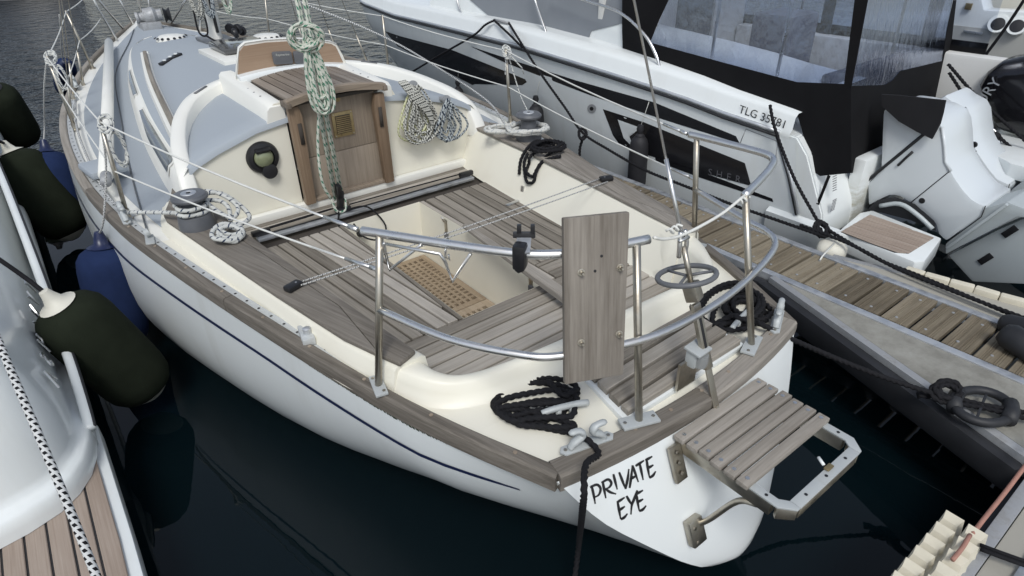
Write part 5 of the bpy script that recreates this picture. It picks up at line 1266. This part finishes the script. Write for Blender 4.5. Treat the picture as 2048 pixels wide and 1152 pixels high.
# zigzag foam bumper hung on the walkway edge
zb = thing('zigzag_bumper', PZ(1890, 1100, .4), 'cream zigzag moulded bumper tied to the main pontoon edge', 'bumper')
q0 = PZ(1950, 1075, .47); q1 = PZ(1830, 1230, .47); zd = (q1-q0).normalized(); zn = Vector((-zd.y, zd.x, 0)); zn = zn if zn.y > 0 else -zn
for k in range(8):
    for r_ in range(2):
        q = q0+zd*(.085*k+.042*r_)+zn*(.0 if r_ else .085)-Vector((0, 0, .035 if not r_ else 0))
        B = [(-.042, -.042), (.040, -.042), (.040, .042), (-.042, .042)]; T = [(-.042, -.030), (-.008, -.022), (-.008, .030), (-.042, .036)]
        vs_ = [q+zd*a+zn*b+Vector((0, 0, -.05)) for a, b in B]+[q+zd*a+zn*b+Vector((0, 0, .045 if a < -.03 else .028)) for a, b in T]
        mk('bumper_tooth', vs_, [(0, 3, 2, 1), (4, 5, 6, 7), (0, 1, 5, 4), (1, 2, 6, 5), (2, 3, 7, 6), (3, 0, 4, 7)], FOAM, zb)
bar('bumper_back', q0-Vector((0, 0, .07))+zn*.03, q1-Vector((0, 0, .07))+zn*.03, .13, .06, FOAM, zb, .01)
tube('bumper_rope', [PZ(1905, 1120, .52), PZ(1925, 1095, .52), PZ(1940, 1070, .51)], .008, RPINK, zb, sm=4)
ropething('pink_line', 'faded pink rope leading off the main pontoon to the lower right', [PZ(1945, 1068, .50), PZ(1970, 1035, .50), PZ(2010, 985, .52), PZ(2048, 935, .54), PZ(2100, 870, .56)], .0085, RPINK, 4)
t = thing('black_line', PZ(2000, 1115, .5), 'black lines running over the main pontoon by the zigzag bumper', 'rope')
for o in (0, 8): tube('line', [PZ(1960, 1090+o, .49), PZ(2000, 1105+o, .50), PZ(2070, 1130+o, .50)], .008, RBLACK, t, sm=3)
# ------------------------------------------------------------------ motor boat on the far side of the pontoon
MB = thing('motor_boat', (3.8, 4, 0), 'white motor boat with black canvas cockpit tent and registration TLG 35781', 'motor boat')
SK = [(722, 4, 2.86), (733, 10, 2.80), (790, 32, 2.72), (873, 52, 2.64), (1033, 92, 2.57), (1150, 128, 2.56), (1212, 147, 2.575), (1293, 173, 2.605), (1375, 201, 2.63), (1450, 230, 2.655), (1510, 250, 2.675), (1560, 267, 2.69)]
SP = [PX(*q) for q in SK]
bowW = PZ(842, 165, 0)
def wl(i):
    p = SP[i]; t = min(1, max(0, (p.y-2.0)/(SP[0].y-2.0)))
    return Vector((lerp(2.74, bowW.x, t**1.7), lerp(p.y, bowW.y, t**2) if t > .4 else p.y, -.12))
rows = []
for i, p in enumerate(SP):
    w = wl(i); t = min(1, max(0, (p.y-2.0)/(SP[0].y-2.0)))
    r = []
    for k in range(11):
        f = k/10; b = Vector((lerp(p.x, w.x, f**(1+.5*t)), lerp(p.y, w.y, f**(1.0)), lerp(p.z-.02, w.z, f)))
        b.x -= .03*math.sin(math.pi*f)*(1-t); r.append(b)
    rows.append(r)
# hull runs on to the stern below the quarter
e = rows[-1]; rows.append([v+Vector((.0, -.14-.26*(k/10), 0)) for k, v in enumerate(e)])
mhull = loft('hull', rows, HULLW, MB)
rows.append
MT = bvh_of(mhull)
# bulwark above the strake
bul = []
for p in SP+[SP[-1]+Vector((.0, -.08, -.01))]:
    h = .155; bul.append([p+Vector((.0, 0, -.02)), p+Vector((-.004, 0, .02)), p+Vector((.02, 0, .05)), p+Vector((.03, 0, h-.02)), p+Vector((.06, 0, h+.01)), p+Vector((.26, 0, h+.02))])
blw = loft('bulwark', bul, WHITE, MB, 60)
tube('rubbing_strake', [p+Vector((-.006, 0, .012)) for p in SP], .017, ALU, MB, seg=8); tube('strake_insert', [p+Vector((-.014, 0, -.018)) for p in SP], .012, BLACKR, MB, seg=8)
# graphics on the topside
BLKD = plain('decal_black', (.012, .012, .014), .2, 0, .5, .1)
def dense(poly, n=6):
    out = []
    for a, b in zip(poly, poly[1:]+poly[:1]):
        for k in range(n): out.append((lerp(a[0], b[0], k/n), lerp(a[1], b[1], k/n)))
    return out
decal('hull_graphic', MT, dense([(770, 62), (800, 72), (905, 100), (1050, 158), (1054, 164), (1045, 170), (950, 168), (945, 170), (930, 162), (850, 122), (795, 92)]), BLKD, mhull)
decal('hull_graphic', MT, dense([(940, 92), (1000, 112), (1150, 160), (1310, 205), (1472, 272), (1480, 287), (1330, 240), (1180, 190), (1010, 125)]), BLKD, mhull)
decal('logo_block', MT, dense([(1206, 218), (1290, 245), (1490, 326), (1503, 372), (1380, 338), (1275, 303), (1240, 290), (1226, 270)]), BLKD, mhull)
decal('logo_mark', MT, dense([(1236, 239), (1289, 258), (1252, 252), (1262, 280), (1278, 298), (1266, 294), (1248, 276)], 4), HULLW, mhull, .004)
decal('hull_graphic', MT, dense([(1310, 312), (1400, 342), (1545, 397), (1547, 404), (1400, 355), (1312, 322)]), BLKD, mhull)
def hull_text(name, s, size, px, px2, mat, par, off=.004, tree=None, space=1.0, shear=0):
    a = (tree or MT).ray_cast(CAM, sight(*px).normalized())[0]; b = (tree or MT).ray_cast(CAM, sight(*px2).normalized())[0]
    if a is None or b is None: a, b = PX(*px, 2.66), PX(*px2, 2.66)
    mid = (a+b)/2; r = (b-a).normalized(); n = r.cross(Vector((0, 0, 1))).normalized()
    if n.dot(CAM-mid) < 0: n = -n
    return text(name, s, size, mat, par, face_mw(mid+n*off, r, (0, 0, 1)), .0, shear, space)
GREYT = plain('lettering_grey', (.10, .10, .11), .3)
hull_text('logo_letters', 'SHER', .085, (1410, 342), (1490, 362), GREYT, mhull, .006, None, 1.9)
decal('skin_fitting', MT, [(1184+9*math.cos(k*.524), 217+9*math.sin(k*.524)) for k in range(12)], GALV, mhull, .004); decal('skin_hole', MT, [(1184+4*math.cos(k*.7854), 217+4*math.sin(k*.7854)) for k in range(8)], BLACKP, mhull, .006)
decal('warning_mark', MT, [(1436, 228), (1444, 231), (1444, 238), (1436, 235)], plain('mark_red', (.35, .03, .03), .5), mhull, .004)
tube('locker_outline', [v for v in [MT.ray_cast(CAM, sight(*q).normalized())[0] for q in ((1478, 292), (1492, 258), (1556, 283), (1551, 322), (1542, 325))] if v], .004, GALV, mhull, seg=6)
BT = bvh_of(blw); hull_text('registration', 'TLG 35781', .088, (1490, 221), (1564, 247), BLKD, blw, .012, BT)
# quarter, transom corner and platform
prof = [(1.42, 1.055), (1.16, 1.045), (1.05, .93), (.93, .70), (.84, .53), (.82, .44), (.82, .30), (1.42, .30)]
bm = bmesh.new()
qv = [bm.verts.new((2.705+.02*(1.05-z), y, z)) for y, z in prof]; f = bm.faces.new(qv); r = bmesh.ops.extrude_face_region(bm, geom=[f])
for v in r['geom']:
    if isinstance(v, bmesh.types.BMVert): v.co.x = 3.18
bmesh.ops.recalc_face_normals(bm, faces=bm.faces); bmesh.ops.bevel(bm, geom=bm.edges[:], offset=.012, segments=2, affect='EDGES', clamp_overlap=True)
qm = from_bm('quarter_moulding', bm, WHITE, MB, 40)
tube('quarter_strip', [PX(1556, 268, 2.695), PX(1580, 350, 2.68), PX(1597, 428, 2.675)], .014, ALU, qm, seg=8); tube('quarter_strip', [PX(1552, 270, 2.69), PX(1576, 352, 2.675), PX(1592, 430, 2.67)], .008, BLACKR, qm, seg=8)
for z, h in ((.75, .14), (.58, .10)):
    for k in range(8): box('print_line', (2.80+.001*k, .80+.22*(z+h*.5-k*h/8-.53) if z > .6 else .815, z+h*.5-k*h/8), (.055, .004, .004), GREYT, qm, bev=0)
ps = [PZ(1672, 466, .48), PZ(1700, 470, .48), PZ(1830, 524, .48), PZ(1850, 522, .48), PZ(1884, 476, .48), PZ(1745, 420, .48), PZ(1720, 425, .48)]
plt = prism('swim_platform', [(p.x, p.y) for p in ps], .33, .48, WHITE, MB, .015)
inn = [PZ(1682, 462, .49), PZ(1790, 503, .49), PZ(1818, 505, .49), PZ(1868, 474, .49), PZ(1740, 428, .49)]
planks(plt, [(p.x, p.y) for p in inn], math.pi/2+.02, .034, .005, lambda x, y: .488, .007, PLATT); prism('caulk_bed', [(p.x, p.y) for p in inn], .4802, .4835, DARKV, plt)
loft('stern_chine', [[Vector((2.69, y, .47)), Vector((2.64, y, .44)), Vector((2.66, y, .3)), Vector((2.8, y, -.1))] for y in (1.25, .9, .6, .25)], HULLW, MB, 50)
# cabin side with its tinted covers, deck
CS = lambda px, py: PN(px, py, (2.86, 4, 1.4), (-1, 0, .25))
slab('cabin_side', [CS(*q) for q in ((860, 38), (1250, 130), (1250, -120), (860, -120))], .03, WHITE, MB)
GREYV = plain('window_cover_grey', (.20, .215, .235), .35, 0, .4, .1, 3)
CS2 = lambda px, py: PN(px, py, (2.85, 4, 1.4), (-1, 0, .25))
slab('window_cover', [CS2(*q) for q in ((925, -60), (940, 0), (985, 38), (1070, 58), (1175, 82), (1182, 62), (1245, 46), (1247, -60))], .006, GREYV, MB)
loft('side_deck', [[p+Vector((.06, 0, .16)), p+Vector((.5, 0, .20)), p+Vector((1.2, 0, .22))] for p in SP], WHITE, MB)
mk('vent_slit', [CS2(*q) for q in ((880, 21), (905, 24), (932, 32), (905, 28))], [(0, 1, 2, 3)], BLACKP, MB)
# canvas tent
SO, SN = (2.80, 2, 1.2), (-1, 0, .12)
S_ = lambda q: PN(*q, SO, SN)
CAN = thing('cockpit_tent', (3.2, 2, 1.2), 'black canvas cockpit enclosure with clear vinyl windows on the motor boat', 'canopy')
def cloth(name, px, fn, mat, par, th=.004): return slab(name, [fn(q) for q in px], th, mat, par)
cloth('canvas_post', [(1245, -140), (1244, 60), (1246, 126), (1300, 143), (1300, 85), (1318, 40), (1337, 0), (1360, -140)], S_, BLACKC, CAN)
cloth('canvas_skirt', [(1300, 85), (1300, 143), (1310, 146), (1318, 138), (1330, 142), (1337, 158), (1440, 183), (1466, 191), (1476, 190), (1480, 198), (1540, 213), (1548, 208), (1556, 222), (1596, 234), (1604, 262), (1614, 310), (1625, 342), (1640, 352), (1702, 346), (1702, 171), (1690, 168), (1593, 164), (1450, 126)], S_, BLACKC, CAN)
cloth('canvas_post', [(1688, 168), (1703, 172), (1736, -1), (1760, -140), (1735, -140), (1709, 0)], S_, BLACKC, CAN)
w1 = cloth('window_pane', [(1300, 85), (1450, 126), (1593, 164), (1688, 168), (1709, 0), (1733, -140), (1362, -140), (1337, 0)], S_, VINYL, CAN, .002)
cr = S_((1702, 171)); AO, AN = cr, Vector((.12, -1, .10))
A2 = lambda q: PN(*q, AO, AN)
cloth('window_pane', [(1703, 172), (1768, 170), (1785, 160), (1800, 142), (1884, 122), (1893, 60), (1905, 0), (1925, -140), (1760, -140), (1736, 0)], A2, VINYL, CAN, .002)
cloth('canvas_skirt', [(1701, 172), (1768, 170), (1785, 160), (1800, 142), (1884, 122), (1893, 60), (1906, 0), (1912, 0), (1897, 130), (1894, 190), (1892, 225), (1880, 250), (1766, 240), (1762, 336), (1702, 346)], A2, BLACKC, CAN)
FLO = PN(1765, 190, AO+Vector((0, -.06, 0)), AN)
CANG = plain('canvas_grey_flap', (.022, .022, .024), .9, 0, .15, .2, 8, .3, 9)
cloth('canvas_flap', [(1766, 188), (1800, 190), (1893, 200), (1888, 225), (1882, 247), (1866, 277), (1835, 262), (1800, 242), (1766, 211)], lambda q: PX(*q, 3.255), CANG, CAN, .02)
for q0, q1 in (((1478, 190), (1456, 236)), ((1590, 228), (1581, 252)), ((1660, 350), (1637, 408))): bar('canvas_strap', S_(q0)+Vector((-.012, 0, 0)), S_(q1)+Vector((-.012, 0, 0)), .022, .004, BLACKC, CAN, 0, (-1, 0, 0))
# cockpit seen through the windows
INW = gel('cabin_liner', (.60, .60, .58), .5, .05)
UPH = plain('upholstery_grey', (.14, .15, .18), .8, 0, .2, .2, 5)
box('cockpit_sole', (4.05, 2.25, .62), (2.0, 2.1, .06), PLATT, MB); box('cockpit_side', (5.15, 2.0, .95), (.16, 2.8, .75), INW, MB, bev=.03)
box('cabin_bulkhead', (3.45, 3.45, 1.55), (1.1, .06, 1.9), INW, MB); box('cabin_bulkhead', (4.95, 3.45, 1.55), (.6, .06, 1.9), INW, MB); box('door_glass', (4.35, 3.46, 1.6), (.62, .03, 1.8), GLASSD, MB)
box('bulkhead_hatch', (3.30, 3.41, 1.35), (.22, .02, .25), WHITE, MB, bev=.01)
box('aft_bench', (4.1, 1.55, .85), (1.3, .35, .45), INW, MB, bev=.04); box('bench_back', (4.1, 1.40, 1.18), (1.3, .10, .32), UPH, MB, (-.12, 0, 0), .04); box('helm_seat', (4.55, 2.5, 1.15), (.5, .45, .9), UPH, MB, bev=.06); box('galley_unit', (3.25, 2.9, .98), (.55, .7, .7), INW, MB, bev=.03)
for x, y in ((2.98, 2.2), (3.02, 1.6), (5.0, 1.6), (5.0, 2.6)): tube('tent_bow', [(x, y, 1.1), (x+(.04 if x < 4 else -.04), y, 2.7)], .014, INOX, MB)
slab('unseen_light_top', [(2.95, 2.5, 2.75), (5.1, 2.5, 2.75), (5.1, 5.4, 2.8), (2.95, 5.4, 2.8)], .06, WHITE, MB, .02)  # unseen white roof, added and kept short so daylight reaches the cockpit
mk('window_pane', [(5.2, .9, 1.3), (5.2, 3.4, 1.3), (5.1, 3.4, 2.75), (5.1, .9, 2.75)], [(0, 1, 2, 3)], VINYL, CAN)
bar('canvas_skirt', (5.2, .9, 1.32), (5.2, 3.4, 1.32), .01, .2, BLACKC, CAN, 0)
box('transom', (4.1, .86, .55), (1.9, .10, .6), WHITE, MB, bev=.02)
for y0 in (1.4, 2.4): bar('far_post', (5.18, y0, 1.3), (5.12, y0, 2.75), .12, .01, BLACKC, CAN, 0, (1, 0, 0))
# stainless rails
for q in ([(1098, 82, 2.72), (1085, 45, 2.75), (1070, 0, 2.8), (1060, -40, 2.8)], [(930, 44, 2.78), (918, 15, 2.82), (912, -10, 2.85)], [(806, 17, 2.85), (795, 5, 2.9), (793, -10, 2.9)], [(1321, 144, 2.72), (1312, 110, 2.72), (1288, 68, 2.73), (1240, 25, 2.75), (1175, 2, 2.78), (1100, -25, 2.8)]):
    hr = tube('hand_rail', [PX(*v) for v in q], .0135, INOX, MB, sm=5, seg=10); p = PX(*q[0]); lathe('rail_foot', [(0, -.02), (.03, -.02), (.03, .0), (.018, .02), (0, .02)], INOX, hr, p, (0, 0, 1), 14)
cl = tube('deck_cleat', [PX(988, 40, 2.66), PX(1003, 43, 2.66), PX(1018, 46, 2.66)], .016, GALV, MB, seg=8)
# outboard motors, tilted up
EW = gel('outboard_white', (.62, .66, .68), .3, .03, (.5, .5, .48), 1, .3)
EG = gel('outboard_leg_grey', (.42, .46, .47), .4, .2, (.25, .25, .22), 5, .1)
def ec(*pts): return [(1700+a*.3475, 160+b*.3475) for a, b in pts]
def engine(x0, x1, cowl, leg, plate, band, seam):
    P = [PX(*q, x0) for q in cowl]
    o = slab('outboard_motor', P, (x1-x0), EW, MB, .035, (-1, 0, 0))
    slab('outboard_leg', [PX(*q, x0+.15) for q in leg], .16, EG, o, .025, (-1, 0, 0))
    slab('tilt_plate', [PX(*q, x0+.01) for q in plate], .40, EG, o, .012, (-1, 0, 0))
    tube('cowl_band', [PX(*q, x0-.002) for q in band], .012, BLACKR, o, seg=8)
    for sm_ in seam: tube('cowl_seam', [PX(*q, x0-.001) for q in sm_], .004, BLACKP, o, seg=6)
    return o
e1 = engine(3.30, 3.80, ec((185, 175), (230, 150), (330, 165), (440, 195), (515, 235), (540, 290), (550, 370), (556, 470), (580, 520), (612, 575), (650, 630), (700, 685), (745, 712), (785, 722), (775, 755), (755, 785), (650, 862), (550, 935), (505, 890), (485, 822), (420, 765), (345, 710), (270, 668), (225, 668), (180, 688), (100, 732), (96, 600), (172, 520)),
  ec((560, 1010), (850, 860), (1010, 790), (1250, 760), (1250, 1190), (700, 1165)), ec((548, 945), (780, 735), (905, 700), (990, 735), (1100, 770), (1100, 800), (960, 790), (548, 1005)),
  ec((75, 610), (110, 570), (300, 415), (430, 308)), [ec((345, 710), (450, 625), (582, 518)), ec((550, 938), (755, 788), (780, 725))])
bar('plate_flange', PX(*ec((560, 965))[0], 3.29), PX(*ec((905, 715))[0], 3.29), .02, .035, EG, e1, .004, (-1, 0, 0))
tube('cowl_handle', [PX(*q, 3.30) for q in ec((278, 490), (320, 450), (362, 412))], .020, BLACKP, e1, flat=.5)
lathe('drain_hole', [(0, 0), (.022, 0), (.02, .004), (0, .004)], BLACKP, e1, PX(*ec((414, 695))[0], 3.30), (-1, 0, 0), 16)
for q in ((920, 873), (780, 1030)): box('intake_grille', PX(*ec(q)[0], 3.445), (.012, .045, .10), BLACKP, e1, (.55, 0, 0), .003)
tube('cowl_highlight_rib', [PX(*q, 3.305) for q in ec((530, 270), (545, 380), (550, 470), (580, 525))], .012, EW, e1, seg=8)
loft('mount_cavity', [[PX(*q, x) for q in ((1735, 418), (1755, 400), (1790, 394), (1830, 408), (1870, 445), (1872, 462), (1820, 440))] for x in (3.25, 3.8)], BLACKR, MB, 0, True, True)
tube('mount_arm', [PX(1760, 412, 3.24), PX(1800, 408, 3.24), PX(1835, 430, 3.24), PX(1865, 458, 3.24)], .018, EG, MB, sm=4)
e2 = engine(4.10, 4.55, ec((480, 130), (545, 85), (600, 130), (665, 165), (692, 215), (700, 290), (712, 370), (735, 415), (800, 510), (850, 570), (915, 598), (905, 645), (790, 718), (700, 690), (612, 575), (556, 470), (525, 300)),
  ec((700, 760), (900, 650), (1100, 560), (1300, 600), (1300, 900), (900, 900)), ec((810, 718), (915, 645), (1010, 570), (1150, 560), (1150, 640), (900, 700)), ec((515, 262), (590, 205), (668, 162)), [ec((590, 515), (660, 465), (728, 408)), ec((790, 718), (905, 645), (918, 600))])
lathe('cowl_latch', [(0, 0), (.025, 0), (.02, .01), (0, .01)], BLACKP, e2, PX(*ec((715, 372))[0], 4.10), (-1, 0, 0), 12)
# fenders hanging from the motor boat
for (lab, a, b, r) in (('small charcoal fender nearest the motor boat bow', (926, 172), (926, 218), .07), ('charcoal fender in the middle of the motor boat side', (1085, 205), (1088, 290), .085), ('charcoal fender beside the logo block on the motor boat', (1294, 265), (1294, 352), .085)):
    ta = MT.ray_cast(CAM, sight(*a).normalized())[0]+Vector((-r*1.1, 0, 0)); tb = ta+Vector((0.02, 0, -1))*(.62 if r > .08 else .5)
    up = {926: PX(926, 50, 2.76), 1085: PX(1097, 85, 2.72), 1294: PX(1318, 145, 2.70)}[a[0]]
    fender(lab, ta, tb, r, DARKF, DARKF, group='charcoal motor boat fenders', line=[up], lmat=RLINE, lr=.003)
# mooring lines of the motor boat
def mline(lab, pts, r=.011, name='mooring_line'):
    return ropething(name, lab, [PX(*p) for p in pts], r, RBLACK, 5, 2.3)
mline('black mooring line from the motor boat cleat forward and down to the water', [(990, 40, 2.62), (970, 50, 2.58), (945, 72, 2.55), (880, 110, 2.52), (830, 140, 2.5), (800, 158, 2.5)])
sprl = mline('black spring line from the motor boat cleat down to a knot and the pontoon', [(1018, 46, 2.62), (1040, 82, 2.5), (1080, 145, 2.45), (1130, 215, 2.40), (1165, 265, 2.37), (1215, 298, 2.36), (1290, 340, 2.35), (1370, 372, 2.36), (1480, 415, 2.37), (1510, 425, 2.37), (1640, 470, 2.38)])
tube('line_double', [PX(990, 42, 2.61), PX(1020, 70, 2.55), PX(1045, 95, 2.49)], .011, RBLACK, sprl, sm=4, lay=2.3); tube('knot', coil(PX(1167, 268, 2.37), (.03, 0, .02), (0, .03, .03), 4, .03, .3, (-1, 0, 0), 10), .011, RBLACK, sprl, sm=4, lay=2.3); tube('knot_tail', [PX(1167, 272, 2.37), PX(1160, 295, 2.36), PX(1159, 312, 2.36)], .012, RBLACK, sprl, lay=2.3, sm=3)
stl = mline('black stern line from the motor boat quarter with a bulky knot to the pontoon', [(1540, 210, 2.66), (1548, 250, 2.62), (1565, 300, 2.60), (1590, 360, 2.58), (1620, 415, 2.55), (1642, 448, 2.53), (1690, 480, 2.50), (1760, 520, 2.46), (1830, 548, 2.42), (1930, 590, 2.38), (2048, 640, 2.36), (2100, 660, 2.36)])
tube('knot', coil(PX(1648, 456, 2.52), (.04, 0, .02), (0, .04, .03), 5, .05, .3, (-1, 0, 0), 10), .011, RBLACK, stl, sm=4, lay=2.3); tube('knot_loop', coil(PX(1640, 466, 2.50), (.018, 0, .01), (0, .01, .03), 1, .0, .1, (-1, 0, 0), 10), .009, RBLACK, stl, sm=4, lay=2.3)
mline('second black line running low along the pontoon edge to the right', [(1600, 450, 2.40), (1700, 488, 2.40), (1790, 535, 2.38), (1900, 580, 2.35), (2000, 618, 2.33), (2100, 655, 2.33)])
t = thing('rubber_fender', PZ(2040, 690, .45), 'black rubber lump at the right edge on the pontoon planks', 'fender'); lathe('body', [(.01, -.12), (.05, -.115), (.07, -.08), (.07, .08), (.05, .115), (.01, .12)], BLACKR, t, PZ(2048, 690, .52), (.2, 1, .15), 20, 60); lathe('body', [(.01, -.1), (.05, -.09), (.06, -.06), (.06, .06), (.05, .09), (.01, .1)], BLACKR, t, PZ(2040, 655, .50), (.3, 1, -.3), 20, 60)
# ------------------------------------------------------------------ second motor boat beyond
SB = thing('background_boat', (6, 1, 0), 'white motor boat beyond with cream side panel and cup holders', 'motor boat')
XB = 6.2
BX = lambda q, x=XB: PX(*q, x)
slab('cockpit_side', [BX(q) for q in ((1895, 40), (1905, -40), (1955, -40), (1968, 20), (2120, 28), (2120, 170), (1985, 160), (1890, 150))], .25, WHITE, SB, .02, (-1, 0, 0))
slab('side_panel', [BX(q, XB-.01) for q in ((1898, 48), (1968, 66), (1962, 118), (1895, 108))], .012, CREAM, SB, .003, (-1, 0, 0))
slab('lower_wall', [BX(q, XB-.02) for q in ((1905, 50), (2120, 75), (2120, 130), (2000, 118), (1980, 140), (1900, 128))], .01, gel('liner_grey', (.48, .48, .45), .5, .1), SB, 0, (-1, 0, 0))
for q in ((1996, 48), (2034, 52)): ch_ = lathe('cup_holder', [(0, 0), (.09, 0), (.085, .02), (.06, .02), (0, .005)], WHITE, SB, BX(q, XB-.03), (-1, -.2, .4), 20); lathe('cup_hole', [(0, 0), (.06, 0), (.0, .004)], BLACKP, SB, BX(q, XB-.052), (-1, -.2, .4), 18)
bar('panel_handle', BX((1928, 62), XB-.03), BX((1965, 68), XB-.03), .02, .02, INOX, SB); box('socket', BX((1937, 13), XB-.02), (.02, .06, .06), BRASS, SB)
slab('cabin_cream', [BX(q, XB+.6) for q in ((1950, -40), (2120, -40), (2120, 30), (1972, 28))], .2, CREAM, SB, 0, (-1, 0, 0))
slab('transom_wing', [BX(q, 5.2) for q in ((1896, 118), (1935, 120), (1950, 200), (1990, 205), (1995, 265), (1945, 250), (1905, 195))], .2, WHITE, SB, .02, (-1, 0, 0))
be = [(1952, 172), (1968, 145), (2000, 122), (2060, 112), (2140, 120), (2140, 290), (2060, 285), (1990, 262), (1962, 215)]
P = [PX(*q, 4.95) for q in be]; c = sum(P, Vector())/len(P); rows = []
BLKG = plain('outboard_black', (.010, .010, .012), .12, 0, .5, .1)
for x, s in ((4.93, .55), (4.95, .85), (5.02, .98), (5.2, 1.0), (5.38, .98), (5.45, .85)): rows.append([Vector((x, c.y+(p.y-c.y)*s, c.z+(p.z-c.z)*s)) for p in P])
be_ = loft('outboard_motor', rows, BLKG, SB, 60, True, True)
text('engine_letters', 'URY', .12, ALU, be_, face_mw(PX(1977, 183, 4.915), PX(1990, 168, 4.9)-PX(1966, 198, 4.9), (0, .5, 1)), .002)
sp2 = slab('swim_platform', [PZ(1950, 268, .62), PZ(2100, 310, .62), PZ(2100, 380, .62), PZ(2010, 355, .62), PZ(1975, 335, .62)], .12, WHITE, SB, .01)
inn = [PZ(1962, 277, .63), PZ(2100, 318, .63), PZ(2100, 348, .63), PZ(1990, 318, .63)]
planks(sp2, [(p.x, p.y) for p in inn], math.pi/2, .04, .006, lambda x, y: .632, .01, PLATT)
tube('hand_rail', [PX(1945, 252, 4.6), PX(1975, 255, 4.6), PX(1992, 268, 4.6), PX(2000, 310, 4.6), PX(2004, 356, 4.6)], .016, INOX, SB, sm=5)
for lab, q in (('black lines crossing down to the right beyond the white outboards', ((1896, 128), (1960, 200), (2060, 290))), ('lower of the black lines beyond the white outboards', ((1898, 145), (1960, 235), (2060, 330)))):
    ropething('mooring_line', lab, [PX(*v, 4.7) for v in q], .012, RBLACK, 4, 2.3)
ropething('mooring_line', 'black line slanting up past the cup holders of the far motor boat', [PX(1965, 118, 5.6), PX(2008, 60, 5.6), PX(2048, 0, 5.6), PX(2065, -30, 5.6)], .014, RBLACK, 4)
t = thing('rope_knot', PX(1970, 270, 4.6), 'black knotted rope on the far swim platform', 'rope'); tube('turns', coil(PX(1965, 275, 4.6), (.0, .09, -.03), (0, .03, .05), 5, .05, .4, (-1, 0, 0), 9), .015, RBLACK, t, sm=4, lay=2.3)
# ------------------------------------------------------------------ moored boat far off at the top left
FB = thing('distant_boat', (-2, 29, 0), 'dark hulled boat far off at the top left corner', 'boat')
dk = plain('distant_hull', (.02, .022, .026), .4)
loft('hull', [[Vector((x, 28.2+a, z)) for a, z in ((1.4*(1-s), 1.2+.1*abs(s)), (.9*(1-s), .5), (.0, -.2))] for x, s in ((-9, .0), (-6, .0), (-3, .0), (-1.0, .2), (.3, .6), (1.4, 1.0))], dk, FB, 60)
loft('hull', [[Vector((x, 30.6-a, z)) for a, z in ((1.0*(1-s), 1.2), (0, -.2))] for x, s in ((-9, 0), (-1, .2), (1.4, 1.0))], dk, FB, 60)
slab('deck', [(-9, 29.4, 1.15), (-1, 29.2, 1.15), (1.2, 28.4, 1.2), (-1, 29.8, 1.15), (-9, 29.8, 1.15)], .05, WHITE, FB)
